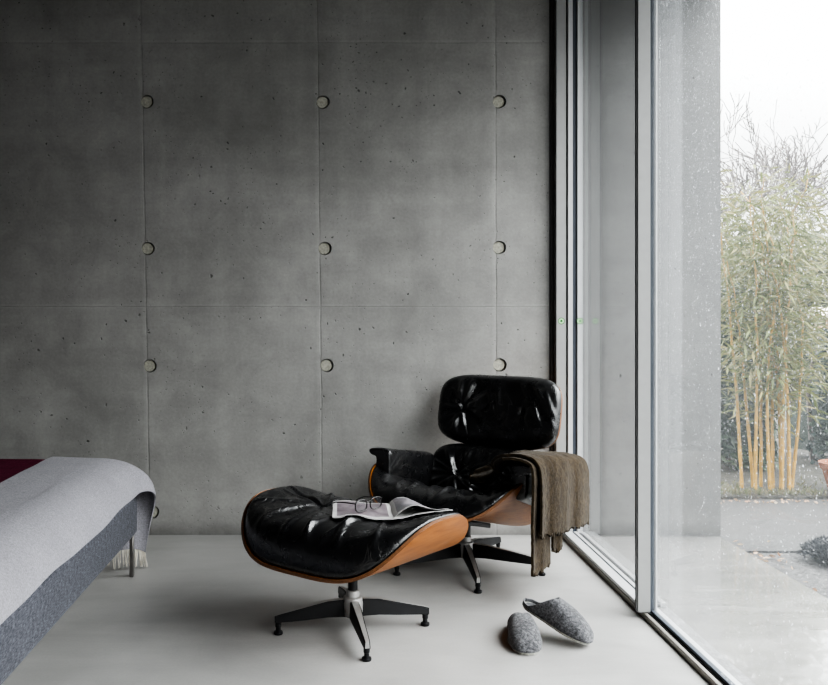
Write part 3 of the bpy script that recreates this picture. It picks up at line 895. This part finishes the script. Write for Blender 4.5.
# ------------------------------------------------------------------ eyeglasses on the left page
M['lens'] = glass('lens_glass', .06)
M['frame_black'] = simple('black_acetate', (.012, .010, .010), .25)
ex, ey = .098, 2.818
def gz(x, y): return max(ott_top_world(x + dx, y + dy) for dx in (-.01, 0, .01) for dy in (-.01, 0, .01)) + .0105
gl_o = empty('eyeglasses', (ex, ey, gz(ex, ey) + .007), R(40))
tag(gl_o, 'black framed eyeglasses resting on the left page of the open magazine', 'glasses')
def rim_pts(cx, w=.026, h=.020, n=26):
    return [(cx + w * math.copysign(abs(math.cos(2 * PI * k / n)) ** .7, math.cos(2 * PI * k / n)), 0, h + h * math.copysign(abs(math.sin(2 * PI * k / n)) ** .7, math.sin(2 * PI * k / n))) for k in range(n)]
for cx in (-.034, .034):
    pts = rim_pts(cx); bm = bmesh.new(); add_tube(bm, pts + pts[:2], .0024, 8)
    rm = from_bm('rim', bm, M['frame_black'], gl_o)
    bm = bmesh.new(); bm.faces.new([bm.verts.new((p[0], .0004, p[2])) for p in rim_pts(cx, .0245, .0188)])
    for v in bm.verts: v.co.z += .0012
    from_bm('lens', bm, M['lens'], rm, False)
bm = bmesh.new(); add_tube(bm, [(-.010, 0, .027), (-.004, -.002, .031), (.004, -.002, .031), (.010, 0, .027)], .0022, 8); from_bm('bridge', bm, M['frame_black'], gl_o)
for sx in (-1, 1):
    bm = bmesh.new(); add_tube(bm, [(sx * .060, .0, .030), (sx * .067, .004, .031), (sx * .068, .05, .027), (sx * .066, .098, .020), (sx * .064, .118, .012), (sx * .062, .135, .002)], .0021, 8)
    from_bm('temple', bm, M['frame_black'], gl_o)

# ------------------------------------------------------------------ slippers
def slipper(name, L=.262, W=.098):
    root = empty(name)
    def halfw(t):       # t 0 toe .. 1 heel
        prof = [(0, 0), (.02, .42), (.06, .66), (.13, .86), (.25, .98), (.36, 1.0), (.5, .90), (.65, .80), (.8, .76), (.9, .68), (.96, .50), (1, 0)]
        for (a, b), (c, d) in zip(prof[:-1], prof[1:]):
            if t <= c: return W / 2 * (b + (d - b) * (t - a) / (c - a))
        return 0
    def hgt(t):
        return .022 + .060 * (math.sin(min(t / .58, 1) * PI / 2) ** .75)
    # sole
    ts = [0.5 * (1 - math.cos(PI * i / 40)) for i in range(41)]
    bm = bmesh.new()
    outl = [(halfw(t), -L / 2 + t * L) for t in ts] + [(-halfw(t), -L / 2 + t * L) for t in reversed(ts[1:-1])]
    lo = [bm.verts.new((x * .97, y * .985, 0)) for x, y in outl]; mid = [bm.verts.new((x * 1.03, y * 1.01, .006)) for x, y in outl]; hi = [bm.verts.new((x, y, .012)) for x, y in outl]
    n = len(outl)
    for a, b in ((lo, mid), (mid, hi)):
        for k in range(n): bm.faces.new((a[k], a[(k + 1) % n], b[(k + 1) % n], b[k]))
    bm.faces.new(list(reversed(lo))); bm.faces.new(hi)
    bmesh.ops.recalc_face_normals(bm, faces=bm.faces[:])
    from_bm('sole', bm, M['felt_sole'], root)
    # upper
    T0 = .56
    V = []; F = []
    st = [T0 * (i / 26) ** 1.6 for i in range(27)]
    m = 28
    F.append(tuple(range(29)))
    for t in st:
        w_ = max(halfw(t), .004) * 1.0; h_ = hgt(t) * (min(1, (t / .05)) ** .5 if t < .05 else 1)
        for k in range(m + 1):
            a = PI * k / m
            V.append((w_ * math.copysign(abs(math.cos(a)) ** .8, math.cos(a)), -L / 2 + t * L, .010 + max(.004, h_ - .010) * abs(math.sin(a)) ** .75))
    F += grid_faces(27, m + 1)
    # low side walls and heel rim running back from the opening
    ws = [T0 + (1 - T0) * i / 18 for i in range(19)]
    for sgn in (1, -1):
        o0 = len(V)
        for i, t in enumerate(ws):
            drop = 1 - (t - T0) / (1 - T0)
            am = (PI / 2) * (.02 + .98 * drop ** 2.6)
            for k in range(15):
                a = am * k / 14
                w_ = max(halfw(t), .001); h_ = hgt(T0)
                z = .010 + (h_ - .010) * math.sin(a) ** .75 if drop > 0 else .010
                z = max(z, .010 + .014 * (k / 14) * (1 - drop))
                V.append((sgn * w_ * math.cos(a) ** .8, -L / 2 + t * L, z))
        F += grid_faces(19, 15, o0, flip=(sgn > 0))
    V = np.array(V)
    o = from_arrays('upper', V, F, M['felt'], root, True)
    bm = bmesh.new(); bm.from_mesh(o.data)
    bmesh.ops.remove_doubles(bm, verts=bm.verts[:], dist=.0008); bmesh.ops.recalc_face_normals(bm, faces=bm.faces[:])
    for v in bm.verts:
        nn = mnoise.noise(v.co * 90) * .0012
        v.co += v.normal * nn
    bm.to_mesh(o.data); bm.free()
    md = o.modifiers.new('thick', 'SOLIDIFY'); md.thickness = .006; md.offset = 1
    # insole
    bm = bmesh.new(); bm.faces.new([bm.verts.new((x * .93, y * .95, .0135)) for x, y in outl])
    for f in bm.faces:
        if f.normal.z < 0: f.normal_flip()
    from_bm('insole', bm, M['felt_dark'], root, False)
    return root
s1 = slipper('slipper'); s1.location = (.624, 2.800, .0005); s1.rotation_euler = (0, 0, R(-5))
tag(s1, 'grey felt slipper lying flat on the floor, toe pointing towards the camera', 'slipper', 'pair of felt slippers')
def copy_tree(o, parent=None):
    c = o.copy(); COL.objects.link(c)
    if parent: c.parent = parent
    for ch in list(o.children): copy_tree(ch, c)
    return c
s2 = copy_tree(s1)
s2.location = (.742, 2.822, .046); s2.rotation_euler = Euler((R(16), R(6), R(47)), 'XYZ')
s2.rotation_mode = 'ZXY' if False else 'XYZ'
tag(s2, 'grey felt slipper tilted with its heel raised, sole off the floor', 'slipper', 'pair of felt slippers')

# ------------------------------------------------------------------ bed
BX, BY = -.868, 3.52         # near-right... the corner of the bed's foot
BYAW = R(1.0)
bed = empty('bed', (BX, BY, 0), BYAW); tag(bed, 'low upholstered bed with blue-grey woven frame on slim metal legs', 'bed')
def bedpart(name, b, mat, bevel):
    bm = bmesh.new(); add_box(bm, *b, bevel=bevel, seg=4)
    return from_bm(name, bm, mat, bed, True, R(40))
BL, BW = 2.12, 1.62
bedpart('bed_frame', (-BW, 0, -BL, 0, .178, .345), M['bedframe'], .016)
bedpart('mattress', (-BW + .015, -.015, -BL + .015, -.015, .347, .475), M['mattress'], .05)
for (lx, ly) in ((-.018, -.03), (-BW + .045, -.03), (-.045, -BL + .05), (-BW + .045, -BL + .05)):
    bm = bmesh.new(); add_box(bm, lx - .008, lx + .008, ly - .012, ly + .012, 0, .1775, .002, 1)
    from_bm('leg', bm, M['bed_leg'], bed)

def bed_cloth(name, x_left, hang_side, hang_foot, z_top, out, mat, y_front=-BL, nu=70, nv=120, th=.006, wave=.012, edge_wave=.0, seed=1):
    """cloth over the bed in bed space: x from x_left to beyond the right edge, y from y_front to beyond the foot end"""
    rng = np.random.default_rng(seed)
    rc = .17
    def prof(d, hang):
        """distance d past the point where the cloth leaves the flat top -> (outward, down)"""
        if d <= 0: return (d, 0.0)
        L1 = rc * 1.5
        if d < L1:
            a = d / L1 * (PI / 2)
            return (rc * 1.03 * math.sin(a) , rc * .92 * (1 - math.cos(a)) )
        return (rc * 1.03 + .05 * (d - L1), rc * .92 + (d - L1))
    xr = -rc + out; yr = -rc + out
    ws_ = np.linspace(x_left, xr, int(nu * .5)).tolist() if hang_side is not None else np.linspace(x_left, xr, nu).tolist()
    us = ws_ + (np.linspace(0, hang_side + rc * 1.5, nu - int(nu * .5) + 1)[1:] + xr).tolist() if hang_side is not None else ws_
    vs = np.linspace(y_front, yr, int(nv * .65)).tolist() + ((np.linspace(0, hang_foot + rc * 1.5, nv - int(nv * .65) + 1)[1:] + yr).tolist() if hang_foot is not None else [])
    G = np.zeros((len(us), len(vs), 3))
    for i, u in enumerate(us):
        for j, v in enumerate(vs):
            du, dv = max(0, u - xr), max(0, v - yr)
            if hang_side is not None:
                wv = wave * math.sin(v * 7.3 + 1.0) + .0015 * math.sin(v * 17)
                du2 = du * (1 + (wv / .2) * min(1, du / (rc * 1.5)))
            else: du2 = du
            if du2 > 0 and dv > 0:
                rho = math.hypot(du2, dv); ph = math.atan2(dv, du2)
                o_, dn = prof(rho, 0)
                pl = math.sin(2 * ph) ** 1.2                                   # the corner pleat stands out diagonally
                ext = o_ * (1 + .10 * pl) +   .042 * pl * min(1, max(0, rho - .06) / .22)
                # wrap: flat sides near ph=0 and 90, the fold in between
                x = xr + ext * math.cos(ph) ** .45; y = yr + ext * math.sin(ph) ** .8
                z = z_top - dn * (1 - .10 * pl)
            else:
                ox, dx_ = prof(du2, 0) if du2 > 0 else (u - xr, 0)
                oy, dy_ = prof(dv, 0) if dv > 0 else (v - yr, 0)
                x = xr + ox; y = yr + oy; z = z_top - dx_ - dy_
            k = mnoise.noise(Vector((x * 2.6, y * 2.1, seed))) * .010 + mnoise.noise(Vector((x * 7, y * 6, seed + 5))) * .003
            top_f = 1 if (du2 <= 0 and dv <= 0) else .4
            z += max(k, -.004) * top_f
            # crown of the bed: slightly higher towards the middle
            z += .022 * min(1, max(0, -(x - 0) / .6)) ** .7
            if dv > .14:   # soft folds of the foot hang
                y += .012 * math.sin(x * 26 + 1) * min(1, (dv - .14) / .2)
            G[i, j] = (x, y, z)
    if edge_wave:
        for j, v in enumerate(vs):
            G[0, j, 0] += edge_wave * math.sin(v * 4.0 + .5) * 1.0; G[1, j, 0] += edge_wave * math.sin(v * 4.0 + .5) * .9
    o = sheets_to_obj(name, [G], mat, th)
    o.location = (BX, BY, 0); o.rotation_euler = (0, 0, BYAW)
    return o, G
gb, GG = bed_cloth('grey_blanket', -.320, -.022, .270, .510, .029, M['grey_wool'], th=.006, wave=.004, edge_wave=.006, seed=4)
tag(gb, 'light grey wool blanket draped over the side and foot of the bed', 'blanket')
bb, _ = bed_cloth('burgundy_blanket', -BW + .1, None, None, .500, .020, M['burgundy'], nu=40, nv=70, th=.005, seed=4)
tag(bb, 'burgundy red blanket spread on the bed under the grey blanket', 'blanket')
# fringe along the grey blanket's foot hem
bm = bmesh.new()
hemrow = GG[:, -1, :]
rng = np.random.default_rng(3)
for i in range(len(hemrow) - 1):
    a, b = hemrow[i], hemrow[i + 1]
    cnt = max(1, int(np.linalg.norm(b - a) / .006))
    for q in range(cnt):
        p = a + (b - a) * (q + rng.uniform(0, .8)) / cnt
        ln = min(rng.uniform(.055, .085), p[2] - .006)
        e = Vector((rng.normal(0, .008), rng.normal(0, .006), 0))
        p = Vector(p)
        add_tube(bm, [p + Vector((0, 0, .003)), p + e * .4 - Vector((0, 0, ln * .5)), p + e - Vector((0, 0, ln))], [.0016, .0014, .0009], 4)
fr = from_bm('fringe', bm, M['fringe'], gb)

# ------------------------------------------------------------------ outdoors
GZ = -.08
box_obj('terrace_slab', (1.236, 1.925, -6, D - .0006, -.30, -.008), M['slab'], 'wet pale concrete terrace slab outside the glass', 'terrace')
def ground_mat(name, base, scl, contrast, rough=.7):
    t = NT(name); v = t.coord()
    vn = t.voro(v, scl); cl = t.n('ShaderNodeSeparateColor'); t.put(cl.inputs[0], vn.outputs['Color'])
    c = t.scale(base, t.math('MULTIPLY', t.remap(cl.outputs[0], 0, 1, 1 - contrast, 1 + contrast), t.remap(t.noise(v, 2.5, 4), .3, .7, .85, 1.15)))
    return t.done(t.bsdf(c, rough, t.bump(vn.outputs['Distance'], .6, .01), 0, .4))
M['gravel'] = ground_mat('grey_gravel', (0.036, 0.035, 0.034), 60, .7)
M['tarmac'] = ground_mat('grey_tarmac', (0.030, 0.029, 0.028), 160, .25)
M['paving'] = ground_mat('grey_paving', (0.027, 0.027, 0.026), 90, .3)
M['soil'] = ground_mat('soil_and_moss', (0.018, 0.016, 0.010), 45, .8)
box_obj('ground', (-14, 26, -10, 40, GZ - .5, GZ - .006), M['gravel'], 'grey gravel ground beyond the terrace', 'ground')
box_obj('paving_strip', (1.93, 8, 4.14, 4.43, GZ - .005, GZ + .004), M['paving'], 'strip of grey paving slabs across the gravel', 'paving')
box_obj('path', (1.935, 12, 4.4305, 5.33, GZ - .005, GZ + .001), M['tarmac'], 'smooth grey tarmac path in front of the planting', 'path')
box_obj('planting_bed', (1.5, 14, 5.3305, 12, GZ - .005, GZ + .02), M['soil'], 'soil bed with moss under hedge and bamboo', 'soil')

def leaf_quads(pts, dirs, length, width, rng, droop=0.3):
    """pointed leaves: a folded diamond of two quads each"""
    V = []; F = []
    for p, d in zip(pts, dirs):
        d = Vector(d).normalized(); ln = length * rng.uniform(.6, 1.3); w = width * rng.uniform(.7, 1.3)
        sd = d.cross(Vector((rng.normal(), rng.normal(), rng.normal()))).normalized()
        up = d.cross(sd)
        p = Vector(p); o = len(V)
        V += [p, p + d * ln * .45 + sd * w * .5, p + d * ln - Vector((0, 0, droop * ln * .3)), p + d * ln * .45 - sd * w * .5, p + d * ln * .5 + up * w * .15]
        F += [(o, o + 1, o + 4), (o + 1, o + 2, o + 4), (o + 2, o + 3, o + 4), (o + 3, o, o + 4)]
    return V, F

# hedge: dense dark evergreen wall of leaves with stems
M['hedge_leaf'] = leafy('evergreen_leaves', [(.010, .024, .013), (.024, .046, .025), (.045, .07, .034), (.016, .034, .022)])
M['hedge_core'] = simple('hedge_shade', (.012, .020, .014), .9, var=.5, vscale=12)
M['bark'] = simple('grey_bark', (.10, .085, .075), .85, var=.3, vscale=20, bumps=.4)
def hedge(name, x0, x1, y0, y1, z1, n, label, seed, mat):
    rng = np.random.default_rng(seed)
    root = empty(name, ((x0 + x1) / 2, (y0 + y1) / 2, GZ + .02)); tag(root, label, 'hedge')
    o = Vector(root.location)
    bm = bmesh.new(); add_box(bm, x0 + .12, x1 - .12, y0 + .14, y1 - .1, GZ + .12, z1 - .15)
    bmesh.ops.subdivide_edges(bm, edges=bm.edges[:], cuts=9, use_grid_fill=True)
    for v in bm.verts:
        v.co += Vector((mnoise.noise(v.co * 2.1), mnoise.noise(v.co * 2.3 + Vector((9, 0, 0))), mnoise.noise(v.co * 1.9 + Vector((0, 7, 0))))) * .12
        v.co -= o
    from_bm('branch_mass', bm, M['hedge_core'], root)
    pts = []; ds = []
    for _ in range(n):
        x = rng.uniform(x0, x1); z = GZ + .05 + (z1 - GZ) * rng.uniform(0, 1) ** .9
        top = z1 + .22 * mnoise.noise(Vector((x * 1.7, 3, seed)))
        z = min(z, top)
        dep = abs(rng.normal(0, .10)); y = y0 + dep + .12 * mnoise.noise(Vector((x * 2.2, z * 2.2, seed)))
        pts.append((x - o.x, y - o.y, z - o.z)); ds.append((rng.normal(0, .6), -abs(rng.normal(.5, .5)), rng.normal(.1, .6)))
    V, F = leaf_quads(pts, ds, .085, .04, rng)
    from_arrays('foliage', V, F, mat, root, False)
    bm = bmesh.new()
    for k in range(7):
        x = x0 + (x1 - x0) * (k + .5) / 7 - o.x
        add_tube(bm, [(x, y0 + .25 - o.y, 0), (x + rng.normal(0, .05), y0 + .22 - o.y, .6), (x + rng.normal(0, .1), y0 + .3 - o.y, 1.2)], [.022, .017, .01], 6)
    from_bm('stems', bm, M['bark'], root)
hedge('evergreen_hedge', 2.6, 3.32, 6.22, 6.85, 1.30, 5200, 'dense dark evergreen hedge behind the bamboo, next to the wing wall', 31, M['hedge_leaf'])
M['shrub_leaf'] = leafy('dark_blue_green_leaves', [(.012, .022, .018), (.03, .045, .040), (.05, .075, .05)])
hedge('dark_shrub', 3.72, 4.9, 6.35, 7.0, 1.0, 3400, 'dark blue-green shrub behind the terracotta pot', 33, M['shrub_leaf'])

# bamboo clump
M['culm'] = simple('golden_bamboo', (.30, .175, .022), .4, 0, .5, .25, 14)
M['bamboo_leaf'] = leafy('pale_bamboo_leaves', [(.07, .095, .022), (.15, .155, .045), (.10, .125, .035), (.21, .18, .065), (.05, .075, .022)])
def bamboo(cx, cy):
    rng = np.random.default_rng(40)
    root = empty('bamboo_clump', (cx, cy, GZ + .0205)); tag(root, 'clump of golden bamboo with pale feathery leaves beside the terracotta pot', 'bamboo')
    lp = []; ld = []
    offs = [(-.20, .10), (-.15, .02), (-.115, .12), (-.06, .0), (-.05, .14), (.0, .08), (.02, .0), (.045, .06), (.065, -.01), (.08, .11), (.10, .03), (.12, .10)]
    for (ox, oy) in offs:
        h = rng.uniform(1.55, 2.15); lean = rng.normal(0, .05); bend = rng.normal(0, .12)
        if abs(ox - .10) < .001: lean = .11
        pts = []; rads = []
        n = 16
        for k in range(n + 1):
            t = k / n
            pts.append((ox + lean * t * h + bend * t ** 3, oy + rng.normal(0, .002) + .10 * t ** 2 * rng.normal(0, .3), t * h)); rads.append(.0108 * (1 - .72 * t) * (1.25 if k % 2 == 0 else 1.0))
        bm = bmesh.new(); add_tube(bm, pts, rads, 7); from_bm('culm', bm, M['culm'], root)
        for q in range(330):
            t = rng.uniform(.22, 1.0) ** .75
            k = min(int(t * n), n - 1); p = np.array(pts[k]) + (np.array(pts[k + 1]) - np.array(pts[k])) * (t * n - k)
            a = rng.uniform(0, 2 * PI); rr = min(.30, abs(rng.normal(0, .19)) * (.5 + .8 * t))
            lp.append((max(-.55, min(.30, p[0] + rr * math.cos(a) * 1.15)), p[1] + rr * math.sin(a) * .8, p[2] + rng.normal(.02, .07)))
            ld.append((math.cos(a) + rng.normal(0, .4), math.sin(a) + rng.normal(0, .4), rng.normal(-.1, .6)))
    V, F = leaf_quads(lp, ld, .115, .016, rng)
    from_arrays('foliage', V, F, M['bamboo_leaf'], root, False)
bamboo(2.945, 5.50)

# loose grey-green shrubs rising behind the hedge
M['pale_leaf'] = leafy('grey_green_leaves', [(.045, .055, .026), (.085, .095, .042), (.12, .125, .055), (.06, .07, .036)])
def loose_shrub(name, cx, cy, rx, ry, z0, z1, n, label, seed):
    rng = np.random.default_rng(seed)
    root = empty(name, (cx, cy, GZ + .0205)); tag(root, label, 'shrub', 'loose shrubs behind the hedge')
    bm = bmesh.new(); pts = []; ds = []
    for k in range(26):
        a = rng.uniform(0, 2 * PI); r = rng.uniform(.1, 1) ** .5; h = z0 + (z1 - z0) * rng.uniform(.6, 1.0)
        tx, ty = rx * r * math.cos(a), ry * r * math.sin(a)
        br = [(tx * .1, ty * .1, 0), (tx * .35, ty * .35, h * .4), (tx * .75, ty * .75, h * .75), (tx, ty, h)]
        add_tube(bm, br, [.016, .012, .008, .003], 5)
        for q in range(n // 26):
            t = rng.uniform(.3, 1.05); s_ = t * 3; i = min(int(s_), 2); f = s_ - i
            p = np.array(br[i]) + (np.array(br[i + 1]) - np.array(br[i])) * f + rng.normal(0, .13, 3)
            pts.append(p); ds.append(rng.normal(0, 1, 3))
    from_bm('stems', bm, M['bark'], root)
    V, F = leaf_quads(pts, ds, .095, .034, rng)
    from_arrays('foliage', V, F, M['pale_leaf'], root, False)
loose_shrub('loose_shrub', 3.78, 7.7, .36, .30, .5, 1.98, 7200, 'grey-green loose shrub rising above the evergreen hedge beside the wing wall', 51)
loose_shrub('loose_shrub', 4.78, 8.6, .42, .32, .5, 2.05, 7200, 'grey-green loose shrub seen through the middle of the bamboo', 52)
loose_shrub('loose_shrub', 5.75, 9.4, .42, .34, .5, 2.2, 6400, 'grey-green loose shrub above the bird table at the right edge', 53)

# bare winter trees
M['twig'] = simple('winter_twigs', (.12, .105, .10), .85, var=.2, vscale=20)
def bare_tree(cx, cy, h, spread, label, seed):
    rng = random.Random(seed)
    root = empty('bare_tree', (cx, cy, GZ + .0205)); tag(root, label, 'tree', 'bare winter trees behind the garden')
    bt = bmesh.new()
    def grow(p, d, ln, r, lev, bb_=None):
        pts = [p]; rads = [r]
        q = p.copy(); dd = d.copy()
        for k in range(4):
            dd = (dd + Vector((rng.gauss(0, .16), rng.gauss(0, .16), rng.gauss(.03, .10)))).normalized()
            q = q + dd * ln / 4; pts.append(q.copy()); rads.append(max(.0075, r * (1 - .13 * (k + 1))))
        add_tube(bt if lev == 0 else bb_, pts, rads, 7 if lev == 0 else 4, cap=False)
        if lev >= 6: return
        first = lev == 0
        nb = rng.choice([3, 3, 4]) if lev < 3 else rng.choice([2, 3, 3])
        for b in range(nb):
            k = rng.choice([2, 3, 4, 4]) if lev > 0 else rng.choice([1, 2, 3, 4])
            ax = Vector((rng.gauss(0, 1), rng.gauss(0, 1), rng.gauss(0, .6))).normalized()
            nd = (dd + ax * spread * rng.uniform(.5, 1.2)).normalized()
            bq = bmesh.new() if first else bb_
            grow(pts[k].copy(), nd, ln * rng.uniform(.62, .82), rads[k] * .62, lev + 1, bq)
            if first: from_bm('limb', bq, M['twig'], root)
    grow(Vector((0, 0, 0)), Vector((0, 0, 1)), h * .38, .055, 0)
    from_bm('trunk', bt, M['twig'], root)
bare_tree(5.40, 10.9, 3.7, .62, 'bare winter tree nearest the wing wall, above the shrubs', 5)
bare_tree(8.55, 14.6, 5.0, .62, 'bare winter tree at the right edge, rising highest above the bamboo', 15)
bare_tree(10.6, 19.0, 6.4, .62, 'bare winter tree standing between and behind the other two', 23)

# terracotta pot
M['terracotta'] = simple('terracotta', (.19, .058, .016), .75, var=.2, vscale=14)
M['potting_soil'] = simple('potting_soil', (.03, .024, .018), .9, var=.4, vscale=60)
pot = empty('terracotta_pot', (3.35, 5.46, GZ + .0205)); tag(pot, 'terracotta flower pot at the right edge next to the bamboo', 'pot')
bm = bmesh.new(); add_lathe(bm, [(.085, 0), (.125, .155), (.140, .157), (.145, .195), (.128, .195), (.122, .17), (.1, .168)], 28)
from_bm('pot_body', bm, M['terracotta'], pot)
bm = bmesh.new(); add_lathe(bm, [(.118, .169), (.115, .172), (.001, .178)], 24); from_bm('soil', bm, M['potting_soil'], pot)

# bird table
M['pale_wood'] = simple('weathered_pale_wood', (.62, .58, .52), .7, var=.1)
M['post_wood'] = simple('tan_wood', (.36, .24, .12), .7, var=.2)
bt_ = empty('bird_table', (3.93, 6.5 - .75, GZ + .0205)); tag(bt_, 'small bird table with pale roof on a thin tan post, partly hidden by bamboo leaves', 'bird table')
bt_.location = (3.62, 6.00, GZ + .0205)
bm = bmesh.new(); add_tube(bm, [(-.005, 0, 0), (.0, 0, 1.10)], .011, 8); from_bm('post', bm, M['post_wood'], bt_)
bm = bmesh.new(); add_box(bm, -.14, .14, -.10, .10, 1.085, 1.10, .002); from_bm('tray', bm, M['post_wood'], bt_)
bm = bmesh.new()
bm.free()
for sx in (-1, 1):
    for sy in (-1, 1):
        bm = bmesh.new(); add_tube(bm, [(sx * .1, sy * .07, 1.10), (sx * .1, sy * .07, 1.175)], .006, 6)
        from_bm('roof_post', bm, M['post_wood'], bt_)
bm = bmesh.new()
for sgn in (1, -1):
    a = [(-.17, sgn * .14, 1.165), (.17, sgn * .14, 1.165), (.17, 0, 1.225), (-.17, 0, 1.225)]
    lo = [bm.verts.new(p) for p in a]; hi = [bm.verts.new((p[0], p[1], p[2] + .012)) for p in a]
    bm.faces.new(lo); bm.faces.new(hi)
    for k in range(4): bm.faces.new((lo[k], lo[(k + 1) % 4], hi[(k + 1) % 4], hi[k]))
bmesh.ops.recalc_face_normals(bm, faces=bm.faces[:]); from_bm('roof', bm, M['pale_wood'], bt_, False)

# dark low clump on the gravel at the right edge
M['clump_leaf'] = leafy('dark_slate_leaves', [(.008, .010, .013), (.022, .025, .030), (.045, .048, .054)])
cl = empty('low_clump', (2.43, 3.98, GZ + .0005)); tag(cl, 'dark slate-coloured low leafy clump on the gravel at the right edge', 'plant')
rng = np.random.default_rng(61)
pts = []; ds = []
for _ in range(1500):
    a = rng.uniform(0, 2 * PI); r = rng.uniform(0, 1) ** .5
    x, y = .17 * r * math.cos(a), .13 * r * math.sin(a); z = .015 + .085 * math.sqrt(max(0, 1 - r * r)) * rng.uniform(.5, 1)
    pts.append((x, y, z)); ds.append((x * 3 + rng.normal(0, .4), y * 3 + rng.normal(0, .4), .5 + rng.normal(0, .4)))
V, F = leaf_quads(pts, ds, .035, .012, rng); from_arrays('foliage', V, F, M['clump_leaf'], cl, False)
bm = bmesh.new(); add_lathe(bm, [(.125, 0), (.12, .03), (.08, .06), (.001, .075)], 20); from_bm('stem_mound', bm, M['hedge_core'], cl)

# fallen leaves on the gravel and moss edge
M['litter'] = leafy('fallen_leaves', [(.30, .15, .08), (.40, .28, .18), (.20, .11, .06), (.45, .38, .28)])
rng = np.random.default_rng(71)
pts = []; ds = []
for _ in range(420):
    if rng.uniform() < .5: x = rng.uniform(2.0, 3.2); y = 4.0 + rng.normal(0, .05)
    elif rng.uniform() < .4: x = rng.uniform(1.95, 3.4); y = 5.27 - abs(rng.normal(0, .04))
    else: x = rng.uniform(1.97, 3.0); y = rng.uniform(2.8, 4.3)
    if (x - 3.35) ** 2 + (y - 5.46) ** 2 < .2 ** 2 or (x - 2.43) ** 2 + (y - 3.98) ** 2 < .27 ** 2 or (abs(x - 2.92) < .23 and abs(y - 5.55) < .15): continue
    pts.append((x, y, GZ + (.027 if y > 5.33 else .008))); ds.append((rng.normal(), rng.normal(), rng.uniform(0, .25)))
V, F = leaf_quads(pts, ds, .030, .016, rng, 0)
o = from_arrays('leaf_litter', V, F, M['litter'], None, False); tag(o, 'scattered brown fallen leaves on gravel and soil outside', 'leaves', None, 'stuff')
M['moss'] = leafy('moss_green', [(.06, .075, .03), (.10, .10, .05), (.13, .105, .06)])
pts = []; ds = []
for _ in range(1400):
    x = rng.uniform(1.95, 3.6); y = 5.34 + abs(rng.normal(0, .16))
    if (x - 3.35) ** 2 + (y - 5.46) ** 2 < .2 ** 2 or (abs(x - 2.92) < .22 and abs(y - 5.56) < .13): continue
    pts.append((x, y, GZ + .02)); ds.append((rng.normal(0, .5), rng.normal(0, .5), 1))
V, F = leaf_quads(pts, ds, .05, .012, rng, 0)
o = from_arrays('grass_edge', V, F, M['moss'], None, False); tag(o, 'mossy grass edge between tarmac path and hedge', 'grass', None, 'stuff')

# ------------------------------------------------------------------ light
wd = bpy.data.worlds.new('overcast'); S.world = wd; wd.use_nodes = True
nt = wd.node_tree; nt.nodes.clear()
outw = nt.nodes.new('ShaderNodeOutputWorld'); bg = nt.nodes.new('ShaderNodeBackground')
tc = nt.nodes.new('ShaderNodeTexCoord'); sp = nt.nodes.new('ShaderNodeSeparateXYZ'); mr = nt.nodes.new('ShaderNodeMapRange')
nt.links.new(tc.outputs['Generated'], sp.inputs[0]); nt.links.new(sp.outputs['Z'], mr.inputs[0])
mr.inputs[1].default_value = .15; mr.inputs[2].default_value = .70; mr.inputs[3].default_value = 2.5; mr.inputs[4].default_value = 13.0
bg.inputs[0].default_value = (.97, .985, 1.0, 1)
nt.links.new(mr.outputs[0], bg.inputs[1]); nt.links.new(bg.outputs[0], outw.inputs[0])

la = bpy.data.lights.new('window_portal', 'AREA'); la.shape = 'RECTANGLE'; la.size = D + .8; la.size_y = 2.75
lo = bpy.data.objects.new('window_portal', la); link(lo)
lo.location = (1.28, (D - .8) / 2, 1.39); lo.rotation_euler = (R(90), 0, R(90))
la.cycles.is_portal = True

# ------------------------------------------------------------------ camera and view
cam = bpy.data.cameras.new('camera'); co = bpy.data.objects.new('camera', cam); link(co)
co.location = (0, 0, CAM_H); co.rotation_euler = (R(90), 0, 0)
cam.sensor_fit = 'HORIZONTAL'; cam.sensor_width = 36; cam.lens = 36 * FPX / 828
cam.shift_x = (414 - 340) / 828; cam.shift_y = -(342.5 - 318) / 828
cam.clip_start = .05; cam.clip_end = 200
S.camera = co
S.view_settings.view_transform = 'AgX'; S.view_settings.look = 'AgX - High Contrast'
S.view_settings.exposure = 0.52; S.view_settings.gamma = 1.0
c = S.cycles
c.use_denoising = True
c.max_bounces = 10; c.diffuse_bounces = 5; c.glossy_bounces = 4; c.transparent_max_bounces = 12
c.sample_clamp_indirect = 8.0; c.caustics_reflective = False; c.caustics_refractive = False
